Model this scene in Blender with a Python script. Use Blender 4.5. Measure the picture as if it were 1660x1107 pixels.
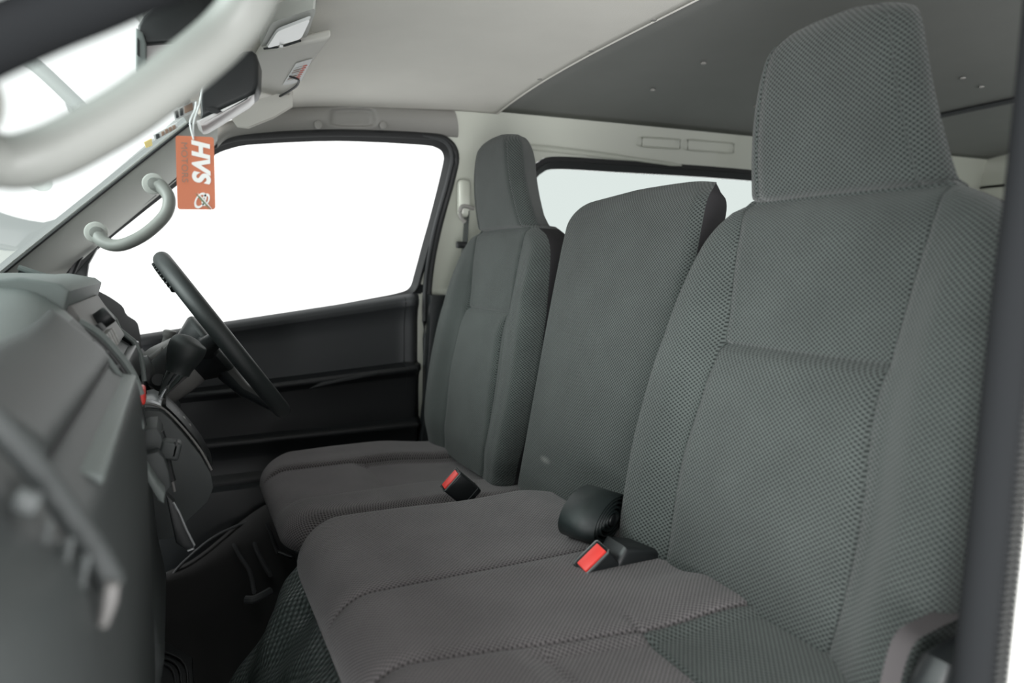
import bpy, bmesh, math, random
from mathutils import Vector, Matrix
random.seed(7)
S = bpy.context.scene
C = S.collection
for o in list(bpy.data.objects): bpy.data.objects.remove(o, do_unlink=True)

# ------------------------------------------------------------------ camera, world, exposure
# world axes: X towards the rear of the van, Y across to the driver's door, Z up (metres)
cam_d = bpy.data.cameras.new('camera'); cam = bpy.data.objects.new('camera', cam_d); C.objects.link(cam)
cam_d.sensor_width = 36; cam_d.lens = 1150/1660*36; cam_d.clip_start = .02
cam.location = (0, 0, .78)
PSI, TH = math.radians(25.4), math.radians(6.2)
fw = Vector((math.sin(PSI)*math.cos(TH), math.cos(PSI)*math.cos(TH), -math.sin(TH)))
cam.rotation_euler = fw.to_track_quat('-Z', 'Y').to_euler()
cam_d.dof.use_dof = True; cam_d.dof.focus_distance = 1.15; cam_d.dof.aperture_fstop = 3.5
S.camera = cam
W = bpy.data.worlds.new('studio'); S.world = W; W.use_nodes = True
bg = W.node_tree.nodes['Background']; bg.inputs[0].default_value = (1.0, 1.0, 1.0, 1); bg.inputs[1].default_value = 1.45
def fill_lamp(name, loc, target, sx, sy, power, col=(1, 1, 1)):
    l = bpy.data.lights.new(name, 'AREA'); l.shape = 'RECTANGLE'; l.size = sx; l.size_y = sy; l.energy = power; l.color = col
    o = bpy.data.objects.new(name, l); C.objects.link(o); o.location = loc
    o.rotation_euler = (Vector(target)-Vector(loc)).to_track_quat('-Z', 'Y').to_euler()
fill_lamp('seat_fill_front', (-3.0, .9, 2.1), (.4, 1.0, .6), 3.2, 2.2, 300)  # added unseen lamp, brightens the seats through the windscreen
fill_lamp('headliner_fill_side', (-1.5, -1.9, -.1), (.5, 1.2, 1.15), 2.6, 1.6, 185)  # added unseen fill lamp, set low and aimed up to lift the headliner
S.view_settings.view_transform = 'Standard'; S.view_settings.look = 'None'
S.view_settings.exposure = 0.35; S.view_settings.gamma = 1; S.view_settings.use_curve_mapping = False
S.cycles.max_bounces = 10; S.cycles.diffuse_bounces = 5; S.cycles.transparent_max_bounces = 12
S.cycles.use_denoising = True

# ------------------------------------------------------------------ materials
MATS = {}
def lin(c): return tuple(((x/255/12.92) if x/255 <= .04045 else ((x/255+.055)/1.055)**2.4) for x in c)
def newmat(name):
    m = bpy.data.materials.new(name); m.use_nodes = True; MATS[name] = m
    nt = m.node_tree; b = nt.nodes['Principled BSDF']; return m, nt, b
def N(nt, t, **k):
    n = nt.nodes.new(t)
    for a, v in k.items():
        if a.startswith('i'): n.inputs[int(a[1:])].default_value = v
        else: setattr(n, a, v)
    return n
def plastic(name, col, rough=.5, grain=0, gscale=900, spec=.5, coat=0, metal=0, var=0):
    m, nt, b = newmat(name)
    b.inputs['Base Color'].default_value = (*col, 1); b.inputs['Roughness'].default_value = rough
    b.inputs['Specular IOR Level'].default_value = spec; b.inputs['Metallic'].default_value = metal
    b.inputs['Coat Weight'].default_value = coat
    tc = N(nt, 'ShaderNodeTexCoord')
    if grain:
        n = N(nt, 'ShaderNodeTexNoise'); n.inputs['Scale'].default_value = gscale; n.inputs['Detail'].default_value = 2
        nt.links.new(tc.outputs['Object'], n.inputs['Vector'])
        bp = N(nt, 'ShaderNodeBump'); bp.inputs['Strength'].default_value = grain; bp.inputs['Distance'].default_value = .0006
        nt.links.new(n.outputs['Fac'], bp.inputs['Height']); nt.links.new(bp.outputs[0], b.inputs['Normal'])
    if var:
        n2 = N(nt, 'ShaderNodeTexNoise'); n2.inputs['Scale'].default_value = 9; n2.inputs['Detail'].default_value = 5
        nt.links.new(tc.outputs['Object'], n2.inputs['Vector'])
        mx = N(nt, 'ShaderNodeMix', data_type='RGBA')
        mx.inputs[6].default_value = (*[c*(1-var) for c in col], 1); mx.inputs[7].default_value = (*[min(1, c*(1+var)) for c in col], 1)
        nt.links.new(n2.outputs['Fac'], mx.inputs[0]); nt.links.new(mx.outputs[2], b.inputs['Base Color'])
    return m
def lattice(nt, p, q, mode='uv', rot=0):
    """staggered lattice of raised bumps: p = pitch across, q = pitch along (metres)"""
    tc = N(nt, 'ShaderNodeTexCoord')
    mp = N(nt, 'ShaderNodeMapping'); mp.inputs['Scale'].default_value = (2*math.pi/p, 2*math.pi/q, 1)
    mp.inputs['Rotation'].default_value = (0, 0, rot)
    nt.links.new(tc.outputs['UV'], mp.inputs['Vector'])
    sp = N(nt, 'ShaderNodeSeparateXYZ'); nt.links.new(mp.outputs[0], sp.inputs[0])
    cs = []
    for k in (0, 1):
        c = N(nt, 'ShaderNodeMath', operation='COSINE'); nt.links.new(sp.outputs[k], c.inputs[0]); cs.append(c)
    mu = N(nt, 'ShaderNodeMath', operation='MULTIPLY'); nt.links.new(cs[0].outputs[0], mu.inputs[0]); nt.links.new(cs[1].outputs[0], mu.inputs[1])
    ma = N(nt, 'ShaderNodeMath', operation='MULTIPLY_ADD'); nt.links.new(mu.outputs[0], ma.inputs[0]); ma.inputs[1].default_value = .5; ma.inputs[2].default_value = .5
    return tc, ma
def fabric(name, dark, light, p=.0078, q=.0074, rough=.92, bump=.0010, scuff=None):
    m, nt, b = newmat(name)
    tc, h = lattice(nt, p, q)
    rp = N(nt, 'ShaderNodeValToRGB'); rp.color_ramp.elements[0].position = .26; rp.color_ramp.elements[1].position = .56
    rp.color_ramp.elements[0].color = (*dark, 1); rp.color_ramp.elements[1].color = (*light, 1)
    nt.links.new(h.outputs[0], rp.inputs[0])
    n = N(nt, 'ShaderNodeTexNoise'); n.inputs['Scale'].default_value = 260; n.inputs['Detail'].default_value = 3
    nt.links.new(tc.outputs['UV'], n.inputs['Vector'])
    n2 = N(nt, 'ShaderNodeTexNoise'); n2.inputs['Scale'].default_value = 14; n2.inputs['Detail'].default_value = 3
    nt.links.new(tc.outputs['UV'], n2.inputs['Vector'])
    ad = N(nt, 'ShaderNodeMath', operation='MULTIPLY_ADD'); nt.links.new(n.outputs['Fac'], ad.inputs[0]); ad.inputs[1].default_value = .5
    nt.links.new(n2.outputs['Fac'], ad.inputs[2])
    mr = N(nt, 'ShaderNodeMapRange'); mr.inputs['From Min'].default_value = .4; mr.inputs['From Max'].default_value = 1.1
    mr.inputs['To Min'].default_value = .82; mr.inputs['To Max'].default_value = 1.18; nt.links.new(ad.outputs[0], mr.inputs['Value'])
    mx = N(nt, 'ShaderNodeVectorMath', operation='SCALE'); nt.links.new(rp.outputs[0], mx.inputs[0]); nt.links.new(mr.outputs[0], mx.inputs['Scale'])
    out = mx.outputs[0]
    if scuff:   # a small pale rub mark
        sv = N(nt, 'ShaderNodeVectorMath', operation='SUBTRACT'); nt.links.new(tc.outputs['Object'], sv.inputs[0]); sv.inputs[1].default_value = scuff
        sm = N(nt, 'ShaderNodeVectorMath', operation='MULTIPLY'); nt.links.new(sv.outputs[0], sm.inputs[0]); sm.inputs[1].default_value = (60, 38, 130)
        ln = N(nt, 'ShaderNodeVectorMath', operation='LENGTH'); nt.links.new(sm.outputs[0], ln.inputs[0])
        m2 = N(nt, 'ShaderNodeMapRange'); m2.inputs['From Min'].default_value = .2; m2.inputs['From Max'].default_value = 1.0; m2.inputs['To Min'].default_value = .55; m2.inputs['To Max'].default_value = 0
        nt.links.new(ln.outputs['Value'], m2.inputs['Value'])
        m3 = N(nt, 'ShaderNodeMix', data_type='RGBA'); nt.links.new(m2.outputs[0], m3.inputs[0]); nt.links.new(out, m3.inputs[6]); m3.inputs[7].default_value = (.22, .22, .21, 1); out = m3.outputs[2]
    nt.links.new(out, b.inputs['Base Color'])
    bp = N(nt, 'ShaderNodeBump'); bp.inputs['Distance'].default_value = bump; bp.inputs['Strength'].default_value = .9
    nt.links.new(h.outputs[0], bp.inputs['Height']); nt.links.new(bp.outputs[0], b.inputs['Normal'])
    b.inputs['Roughness'].default_value = rough; b.inputs['Specular IOR Level'].default_value = .25
    b.inputs['Sheen Weight'].default_value = .15; b.inputs['Sheen Roughness'].default_value = .5
    return m
def glass(name, tint, refl=.06):
    m, nt, b = newmat(name)
    nt.nodes.remove(b)
    tr = N(nt, 'ShaderNodeBsdfTransparent'); tr.inputs[0].default_value = (*tint, 1)
    gl = N(nt, 'ShaderNodeBsdfGlossy'); gl.inputs['Roughness'].default_value = .02
    fr = N(nt, 'ShaderNodeFresnel'); fr.inputs[0].default_value = 1.45
    mm = N(nt, 'ShaderNodeMath', operation='MULTIPLY'); nt.links.new(fr.outputs[0], mm.inputs[0]); mm.inputs[1].default_value = refl
    mx = N(nt, 'ShaderNodeMixShader'); nt.links.new(mm.outputs[0], mx.inputs[0])
    nt.links.new(tr.outputs[0], mx.inputs[1]); nt.links.new(gl.outputs[0], mx.inputs[2])
    nt.links.new(mx.outputs[0], nt.nodes['Material Output'].inputs[0])
    return m
FAB_B = fabric('backrest_cloth', (.009,.0118,.0110), (.059,.068,.0645), p=.0066, q=.0054)
FAB_B_LIT = fabric('backrest_cloth_lit', (.014,.017,.016), (.086,.098,.093), p=.0066, q=.0054)  # backrest cloth lightened: light from the windscreen put into the colour
FAB_M = fabric('middle_back_cloth', (.009,.0115,.0108), (.055,.063,.0600), p=.0066, q=.0054, scuff=tuple(Vector((0.5880,1.0894,0.4336))-Vector((.35,.75,.05))))
FAB_C = fabric('cushion_cloth', (.044,.040,.041), (.146,.134,.136), p=.0056, q=.0058)
SIDEC = plastic('seat_side_cloth', (.026,.025,.027), .8, .4, 1500, .3)
SIDEL = plastic('seat_skirt_cloth', (.050,.046,.047), .85, .4, 1500, .3)
PIPE = plastic('piping_cloth', (.022,.025,.026), .7)
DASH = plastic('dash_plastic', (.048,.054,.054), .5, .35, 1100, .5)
DASH_LIT = plastic('dash_plastic_lit', (.165,.188,.182), .48, .35, 1100, .5)  # lighter dash plastic: grazing sheen of the top put into the colour
DOORP = plastic('door_plastic', (.008,.0088,.0098), .42, .35, 900, .45)
DOORI = plastic('door_insert_plastic', (.024,.026,.028), .5, .35, 900, .45)
BLACK = plastic('black_plastic', (.012,.014,.015), .4, .2, 900)
RUBBER = plastic('black_rubber', (.010,.011,.012), .6)
RUBG = plastic('grey_rubber', (.035,.038,.04), .6)
WHEEL = plastic('wheel_rubber', (.018,.022,.022), .45, .5, 1600, .5)
SHROUD = plastic('column_plastic', (.19,.185,.18), .55, .3, 900)
CREAM = plastic('cream_paint', (.50,.52,.455), .3, 0, coat=.3)
WHITE = plastic('white_paint', (.80,.80,.76), .35)
TRIM = plastic('grey_trim', (.26,.255,.24), .55, .3, 900)
PILLAR = plastic('pillar_trim', (.50,.51,.48), .55, .25, 900)
HANDLE = plastic('handle_plastic', (.27,.28,.262), .45)
HEAD = plastic('headliner_cloth', (.78,.765,.715), .95, .8, 420, .1, var=.05)
ROOF = plastic('rear_roof_board', (.185,.190,.181), .7, .2, 500, .3, var=.06)
RIMG = plastic('rim_grey', (.10,.11,.11), .4)
MATTE = plastic('matt_black', (.009,.010,.011), .9, spec=.15)
VISOR = plastic('visor_vinyl', (.66,.645,.605), .7, .5, 700, .3)
LENS = plastic('lamp_lens', (.92,.93,.93), .2)
CHROME = plastic('chrome', (.75,.76,.77), .12, metal=1)
SILVER = plastic('silver_plastic', (.42,.43,.44), .35, metal=.4)
RED = plastic('red_plastic', (.80,.055,.045), .4)
ORANGE = plastic('orange_card', (.62,.19,.095), .45)
PRINTW = plastic('white_print', (.92,.92,.90), .5)
PRINTG = plastic('grey_print', (.30,.20,.15), .5)
PRINTV = plastic('green_print', (.20,.26,.16), .5)
PRINTR = plastic('red_print', (.70,.22,.18), .5)
PAPER = plastic('sticker_paper', (.66,.66,.66), .5)
YEL = plastic('yellow_sticker', (.80,.62,.25), .5)
WEB = plastic('belt_webbing', (.012,.018,.018), .38, .6, 2400, .6)
CORD = plastic('clear_cord', (.75,.78,.78), .25)
CARPET = plastic('floor_carpet', (.032,.032,.032), .95, .8, 800, .1)
PALEG = plastic('lip_reflection_grey', (.62,.60,.60), .25)
G_SIDE = glass('side_glass', (.90,.92,.91)); G_REAR = glass('rear_glass', (.395,.435,.42)); G_WIND = glass('windscreen_glass', (.475,.53,.515), .5)
def matm():
    m, nt, b = newmat('vinyl_mat')
    tc, h = lattice(nt, .0125, .0115)
    rp = N(nt, 'ShaderNodeValToRGB'); rp.color_ramp.elements[0].position = .45; rp.color_ramp.elements[1].position = .85
    rp.color_ramp.elements[0].color = (.050,.062,.059, 1); rp.color_ramp.elements[1].color = (.15,.18,.172, 1)  # paler stud tops: sheen on the vinyl put into the colour
    nt.links.new(h.outputs[0], rp.inputs[0]); nt.links.new(rp.outputs[0], b.inputs['Base Color']); b.inputs['Roughness'].default_value = .34
    bp = N(nt, 'ShaderNodeBump'); bp.inputs['Distance'].default_value = .0016; bp.inputs['Strength'].default_value = .9
    nt.links.new(h.outputs[0], bp.inputs['Height']); nt.links.new(bp.outputs[0], b.inputs['Normal'])
    return m
MATV = matm()

# ------------------------------------------------------------------ object helpers
ORG = {}
def tag(o, label=None, cat=None, group=None, kind=None):
    if label: o['label'] = label
    if cat: o['category'] = cat
    if group: o['group'] = group
    if kind: o['kind'] = kind
    return o
def thing(name, loc, label=None, cat=None, group=None, kind=None):
    o = bpy.data.objects.new(name, None); o.empty_display_size = .02; C.objects.link(o); o.location = loc
    ORG[o] = Vector(loc); return tag(o, label, cat, group, kind)
def build(name, V, Fc, mat, parent=None, smooth=True, uv=None, org=None, auto=None):
    """links one mesh object; V are world coordinates"""
    og = ORG[parent] if parent is not None else Vector(org if org is not None else (0, 0, 0))
    me = bpy.data.meshes.new(name)
    me.from_pydata([tuple(Vector(v)-og) for v in V], [], Fc); me.update()
    me.materials.append(mat)
    if smooth: me.polygons.foreach_set('use_smooth', [True]*len(me.polygons))
    if uv:
        ul = me.uv_layers.new(name='UVMap')
        for l in me.loops: ul.data[l.index].uv = uv[l.vertex_index]
    o = bpy.data.objects.new(name, me); C.objects.link(o)
    if parent is not None: o.parent = parent
    else: o.location = og
    ORG[o] = og
    if auto and smooth:
        me.set_sharp_from_angle(angle=math.radians(auto))
    return o
def struct(o): o['kind'] = 'structure'; return o
def solid(o, t, off=0):
    m = o.modifiers.new('s', 'SOLIDIFY'); m.thickness = t; m.offset = off; return o

class MB:
    def __init__(s): s.V = []; s.F = []
    def add(s, V, Fc):
        n = len(s.V); s.V += [Vector(v) for v in V]; s.F += [tuple(i+n for i in f) for f in Fc]; return s
    def box(s, c, size, bev=.002, rot=None, seg=2):
        bm = bmesh.new(); bmesh.ops.create_cube(bm, size=1)
        for v in bm.verts: v.co = Vector((v.co.x*size[0], v.co.y*size[1], v.co.z*size[2]))
        if bev: bmesh.ops.bevel(bm, geom=bm.edges[:], offset=bev, segments=seg, profile=.5, affect='EDGES')
        M = rot if rot is not None else Matrix.Identity(3)
        V = [M @ v.co + Vector(c) for v in bm.verts]; Fc = [tuple(v.index for v in f.verts) for f in bm.faces]
        bm.free(); return s.add(V, Fc)
    def prism(s, poly, axis, a, b, bev=.002, seg=2):
        """2-D polygon (the two other axes in order) extruded along axis from a to b"""
        def P(p, t):
            return {'x': (t, p[0], p[1]), 'y': (p[0], t, p[1]), 'z': (p[0], p[1], t)}[axis]
        bm = bmesh.new()
        A0 = [bm.verts.new(P(p, a)) for p in poly]; B0 = [bm.verts.new(P(p, b)) for p in poly]
        bm.faces.new(A0); bm.faces.new(B0[::-1]); n = len(poly)
        for i in range(n): bm.faces.new((A0[i], B0[i], B0[(i+1) % n], A0[(i+1) % n]))
        bmesh.ops.recalc_face_normals(bm, faces=bm.faces[:])
        if bev:
            ed = [e for e in bm.edges if (e.verts[0] in A0) == (e.verts[1] in A0)]
            bmesh.ops.bevel(bm, geom=ed, offset=bev, segments=seg, profile=.5, affect='EDGES')
        bm.verts.index_update()
        V = [v.co.copy() for v in bm.verts]; Fc = [tuple(v.index for v in f.verts) for f in bm.faces]
        bm.free(); return s.add(V, Fc)
    def tube(s, pts, r, n=12, closed=False, flat=1.0, up=(0, 0, 1)):
        pts = [Vector(p) for p in pts]; m = len(pts); R = r if isinstance(r, (list, tuple)) else [r]*m
        V = []; up = Vector(up)
        for i, p in enumerate(pts):
            t = (pts[(i+1) % m]-pts[i-1]) if closed or 0 < i < m-1 else (pts[1]-pts[0] if i == 0 else pts[-1]-pts[-2])
            t.normalize()
            a = t.cross(up)
            if a.length < 1e-4: a = t.cross(Vector((1, 0, 0)))
            a.normalize(); b = a.cross(t)
            for k in range(n):
                an = 2*math.pi*k/n; V.append(p + a*math.cos(an)*R[i]*flat + b*math.sin(an)*R[i])
        Fc = []
        for i in range(m if closed else m-1):
            j = (i+1) % m
            for k in range(n): Fc.append((i*n+k, i*n+(k+1) % n, j*n+(k+1) % n, j*n+k))
        if not closed: Fc += [tuple(range(n-1, -1, -1)), tuple((m-1)*n+k for k in range(n))]
        return s.add(V, Fc)
    def cyl(s, a, b, r, n=20, bev=0):
        a, b = Vector(a), Vector(b); d = (b-a).normalized()
        if bev: return s.tube([a, a+d*bev*.3, a+d*bev, b-d*bev, b-d*bev*.3, b], [r-bev, r-bev*.3, r, r, r-bev*.3, r-bev], n)
        return s.tube([a, b], r, n)
    def build(s, name, mat, parent=None, smooth=True, org=None, auto=35):
        if parent is None and org is None:
            org = sum(s.V, Vector())/len(s.V); org.z = min(v.z for v in s.V)
        return build(name, s.V, s.F, mat, parent, smooth, None, org, auto)
def smoothp(pts, k=6, closed=False):
    """Catmull-Rom through the points"""
    P = [Vector(p) for p in pts]; n = len(P); out = []
    for i in range(n if closed else n-1):
        p0 = P[(i-1) % n] if closed or i > 0 else P[0]*2-P[1]
        p1, p2 = P[i], P[(i+1) % n]
        p3 = P[(i+2) % n] if closed or i < n-2 else P[-1]*2-P[-2]
        for j in range(k):
            t = j/k
            out.append(.5*((2*p1)+(p2-p0)*t+(2*p0-5*p1+4*p2-p3)*t*t+(3*p1-p0-3*p2+p3)*t**3))
    if not closed: out.append(P[-1])
    return out
def resamp(pts, n):
    P = [Vector(p) for p in pts]; L = [0]
    for a, b in zip(P, P[1:]): L.append(L[-1]+(b-a).length)
    out = []; j = 0
    for i in range(n):
        d = L[-1]*i/(n-1)
        while j < len(P)-2 and L[j+1] < d: j += 1
        t = (d-L[j])/max(1e-9, L[j+1]-L[j]); out.append(P[j].lerp(P[j+1], min(1, max(0, t))))
    return out
def interp(tab, x):
    if x <= tab[0][0]: return tab[0][1]
    for (a, p), (b, q) in zip(tab, tab[1:]):
        if x <= b: return p+(q-p)*(x-a)/(b-a)
    return tab[-1][1]
def hermite(tab, x):
    """smooth monotone-ish interpolation of a table"""
    if x <= tab[0][0]: return tab[0][1]
    n = len(tab)
    for i in range(n-1):
        if x <= tab[i+1][0]:
            x0, y0 = tab[i]; x1, y1 = tab[i+1]; h = x1-x0; t = (x-x0)/h
            m0 = (y1-tab[i-1][1])/(x1-tab[i-1][0]) if i > 0 else (y1-y0)/h
            m1 = (tab[i+2][1]-y0)/(tab[i+2][0]-x0) if i < n-2 else (y1-y0)/h
            return (2*t**3-3*t*t+1)*y0+(t**3-2*t*t+t)*h*m0+(-2*t**3+3*t*t)*y1+(t**3-t*t)*h*m1
    return tab[-1][1]
def ss(a, b, x):
    t = min(1, max(0, (x-a)/(b-a))); return t*t*(3-2*t)
def grid(name, G, mat, parent=None, org=None, uv=None, r=None, c=None, closed_c=False, smooth=True):
    """G[row][col] of points -> mesh of the block rows r, cols c"""
    r0, r1 = r or (0, len(G)-1); c0, c1 = c or (0, len(G[0])-1)
    V = []; U = []; w = c1-c0+1
    for i in range(r0, r1+1):
        for j in range(c0, c1+1):
            V.append(G[i][j])
            if uv: U.append(uv[i][j])
    Fc = [(i*w+j, i*w+j+1, (i+1)*w+j+1, (i+1)*w+j) for i in range(r1-r0) for j in range(w-1)]
    return build(name, V, Fc, mat, parent, smooth, U if uv else None, org)
def griduv(G, vc=None):
    vc = len(G[0])//2 if vc is None else vc
    U = []
    for i, row in enumerate(G):
        u = []
        for j, p in enumerate(row):
            uu = 0 if j == 0 else u[-1][0]+(Vector(p)-Vector(row[j-1])).length
            u.append((uu, 0))
        m = u[len(u)//2][0]; U.append([(a-m, 0) for a, _ in u])
    for j in range(len(G[0])):
        v = 0
        mid = len(G[0])//2
    vv = [0]
    for i in range(1, len(G)): vv.append(vv[-1]+(Vector(G[i][vc])-Vector(G[i-1][vc])).length)
    return [[(U[i][j][0], vv[i]) for j in range(len(G[0]))] for i in range(len(G))]

# ------------------------------------------------------------------ body shell (structure)
def ysd(z): return 1.88-.2*max(0, z-.7) if z > .7 else 1.88      # driver's side wall leans in above the belt
YC = 1.03
def ceil_z(x, y):
    zc = hermite([(-.02,1.125),(.05,1.142),(.15,1.170),(.3,1.197),(.5,1.208),(.8,1.215),(3.2,1.225)], x)
    e = interp([(0,.045),(.28,.048),(.7,.036),(1.0,.036),(3.2,.040)], x)
    d = abs(y-YC)/.77
    return zc - e*d**3.2
# driver's window outline (glass edge), on the leaning side plane
WIN = [(-0.1907,1.8694,0.7531),(-0.1566,1.8583,0.8084),(-0.0695,1.8426,0.8868),(0.0138,1.8284,0.9582),(0.0878,1.8150,1.0248),(0.1350,1.8101,1.0496),(0.1966,1.8073,1.0634),(0.3844,1.8033,1.0835),(0.5905,1.8022,1.0890),(0.6396,1.8031,1.0847),(0.6594,1.8062,1.0690),(0.6581,1.8131,1.0346),(0.6337,1.8365,0.9176),(0.6137,1.8529,0.8357),(0.5950,1.8688,0.7559),(0.5828,1.8766,0.7172),(0.5504,1.8795,0.7025),(0.4727,1.8822,0.6889),(0.3429,1.8862,0.6688),(0.2198,1.8894,0.6530),(0.1258,1.8919,0.6403),(-0.1012,1.8978,0.6110),(-0.2152,1.9012,0.5942)]
def plane2(pts): return [(p[0], p[2]) for p in pts]
def offs(poly, d):
    """offset a closed (x,z) polygon outwards by d"""
    n = len(poly); ar = sum(poly[i][0]*poly[(i+1) % n][1]-poly[(i+1) % n][0]*poly[i][1] for i in range(n)); sg = 1 if ar > 0 else -1
    out = []
    for i in range(n):
        p0, p1, p2 = Vector(poly[i-1]), Vector(poly[i]), Vector(poly[(i+1) % n])
        e1 = (p1-p0).normalized(); e2 = (p2-p1).normalized()
        n1 = Vector((e1.y, -e1.x))*sg; n2 = Vector((e2.y, -e2.x))*sg
        m = (n1+n2); m = m/max(.35, m.length**2)*2 if m.length > 1e-6 else n1
        m = m*(1.0); out.append(tuple(p1+m*d))
    return out
def on_side(p, dy=0): return Vector((p[0], ysd(p[1])+dy, p[1]))
def ringband(name, A0, B0, da, db, mat, parent=None, org=None, keep=None):
    n = len(A0); V = [on_side(p, da) for p in A0]+[on_side(p, db) for p in B0]
    return build(name, V, [(i, (i+1) % n, n+(i+1) % n, n+i) for i in range(n) if keep is None or keep(A0[i])], mat, parent, True, None, org, 35)
w2 = plane2(WIN)
# rear side window outline
W2 = [(p.x, p.y) for p in [Vector((q[0], q[2])) for q in [(0.9389,1.8295,0.9525),(0.9367,1.8180,1.0100),(0.9572,1.8124,1.0379),(1.0056,1.8099,1.0506),(1.2043,1.8095,1.0527),(1.6960,1.8093,1.0537)]]]
W2 = W2 + [(2.35, 1.035), (2.42, 1.00), (2.42, .78), (2.36, .74), (.98, .70), (.93, .74)]
def fillside(name, outer, holes, mat, dy=0):
    bm = bmesh.new(); ed = []
    for lp in [outer]+holes:
        vs = [bm.verts.new((p[0], p[1], 0)) for p in lp]
        ed += [bm.edges.new((vs[i], vs[(i+1) % len(vs)])) for i in range(len(vs))]
    bmesh.ops.triangle_fill(bm, use_beauty=True, use_dissolve=False, edges=ed)
    bm.verts.index_update()
    V = [on_side((v.co.x, v.co.y), dy) for v in bm.verts]; Fc = [tuple(v.index for v in f.verts) for f in bm.faces]
    bm.free(); return build(name, V, Fc, mat, None, False)
def box_outline(x0, x1, z0, z1, n=14):
    L = []
    for i in range(n): L.append((x0+(x1-x0)*i/n, z0))
    for i in range(n): L.append((x1, z0+(z1-z0)*i/n))
    for i in range(n): L.append((x1-(x1-x0)*i/n, z1))
    for i in range(n): L.append((x0, z1-(z1-z0)*i/n))
    return L
w2o = smoothp([(x, z, 0) for x, z in W2], 4, True); W2s = [(p.x, p.y) for p in w2o]
WINs = [(p.x, p.y) for p in smoothp([(x, z, 0) for x, z in w2], 4, True)]
dooro = offs(WINs, .040)
# lower door edge: the aperture goes on down to the sill behind the door panel
wall_out = [(-.45,-.05),(.0,-.05),(.5,-.05),(1.0,-.05),(2.0,-.05),(3.0,-.05),(3.0,.7),(3.0,1.20),(2.2,1.205),(1.5,1.20),(1.0,1.195),(.6,1.195),(.3,1.165),(.1,1.10),(-.1,.94),(-.35,.74),(-.45,.70)]
hole_door = [(-0.2198,1.9129,0.5354),(-0.2110,1.8968,0.6158),(-0.2124,1.8699,0.7505),(-0.1738,1.8562,0.8192),(-0.0772,1.8394,0.9029),(0.0083,1.8246,0.9770),(0.0818,1.8116,1.0420),(0.1315,1.8063,1.0684),(0.1969,1.8040,1.0800),(0.3842,1.7998,1.1008),(0.6061,1.7981,1.1097),(0.6643,1.7997,1.1017),(0.6908,1.8064,1.0678),(0.6842,1.8185,1.0076),(0.6509,1.8478,0.8610),(0.6346,1.8781,0.7096),(0.6323,1.9242,0.4791),(0.6193,1.9771,0.2144),(0.5923,2.0003,0.0985),(0.4926,2.0214,-0.0071),(-0.0073,2.0183,0.0086)]
hole_door = [(p[0], max(.06, p[2])) for p in hole_door]
W2o = offs(W2s, .034)
struct(fillside('wall_right', wall_out, [hole_door, W2o[::2]], CREAM, .004))
# black rubber surround + second lip of the rear side window
seal = thing('window_2', (1.6, 1.80, .7)); seal['kind'] = 'structure'
ringband('window_frame', offs(W2s, 0), offs(W2s, .017), .004, -.012, RUBBER, seal)
ringband('window_frame', offs(W2s, .017), offs(W2s, .021), -.012, -.004, RUBG, seal)
ringband('window_frame', offs(W2s, .021), offs(W2s, .034), -.004, -.001, RUBBER, seal)
V = [on_side(p, .006) for p in W2s[::-1]]; build('glass', V, [tuple(range(len(V)))], G_REAR, seal, False)
# pressed lip and embossed plates on the cream rail above the rear window
rl = thing('trim_4', (1.2, 1.8, 1.13), kind='structure')
lip = [(0.8907,1.7850,1.1043),(0.9814,1.7850,1.1072),(1.2087,1.7850,1.0981),(1.4123,1.7850,1.0816),(1.2751,1.7850,1.0772),(0.9816,1.7850,1.0836)]
MB().tube(smoothp([(0.8979,1.7880,1.1019),(0.9930,1.7880,1.1000),(1.1892,1.7880,1.0937),(1.4264,1.7880,1.0828)], 6), [.003]+[.0085]*12+[.006]*5+[.002], 10, flat=.6).build('pressed_lip', CREAM, rl)
for pp in ([(1040,226),(1104,230),(1101,246),(1040,241)], ):
    pass
for k, q in enumerate(([(1.2754,1.7850,1.1561),(1.4169,1.7850,1.1593),(1.4154,1.7850,1.1298),(1.2738,1.7850,1.1292)], [(1.4451,1.7850,1.1614),(1.6295,1.7850,1.1634),(1.6284,1.7850,1.1308),(1.4462,1.7850,1.1300)])):
    c_ = [Vector(p) for p in q]; P_ = []
    for i in range(4):
        for t in (.06, .94): P_.append(c_[i].lerp(c_[(i+1) % 4], t))
    MB().tube(P_, .0022, 8, closed=True).build('embossed_plate', CREAM, rl)
# outer door metal, floor, far walls
floor = struct(MB().box((1.25, YC, -.03), (3.6, 1.72, .06), 0).build('floor', CARPET, org=(0, 0, 0)))
struct(MB().box((2.98, YC, .28), (.04, 1.70, .72), 0).build('wall_rear', CREAM, org=(0, 0, 0)))
hd = struct(MB().box((2.96, YC, 1.15), (.06, 1.70, .16), .01).box((2.96, .30, .85), (.06, .12, .5), .01).box((2.96, 1.76, .85), (.06, .12, .5), .01).build('trim_5', CREAM, org=(0, 0, 0)))
b = thing('window_4', (3.0, YC, .7)); b['kind'] = 'structure'
build('glass', [(2.97,.36,.64),(2.97,1.70,.64),(2.97,1.70,1.09),(2.97,.36,1.09)], [(0,1,2,3)], G_REAR, b, False)
MB().tube([(2.95,.37,.65),(2.95,1.69,.65),(2.95,1.69,1.08),(2.95,.37,1.08)], .012, 8, closed=True).build('window_frame', RUBBER, b)
plug = MB().cyl((2.9200,1.6617,1.0991), (2.94, 1.165, 1.02), .035).build('body_plug', RUBG, hd)
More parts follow.
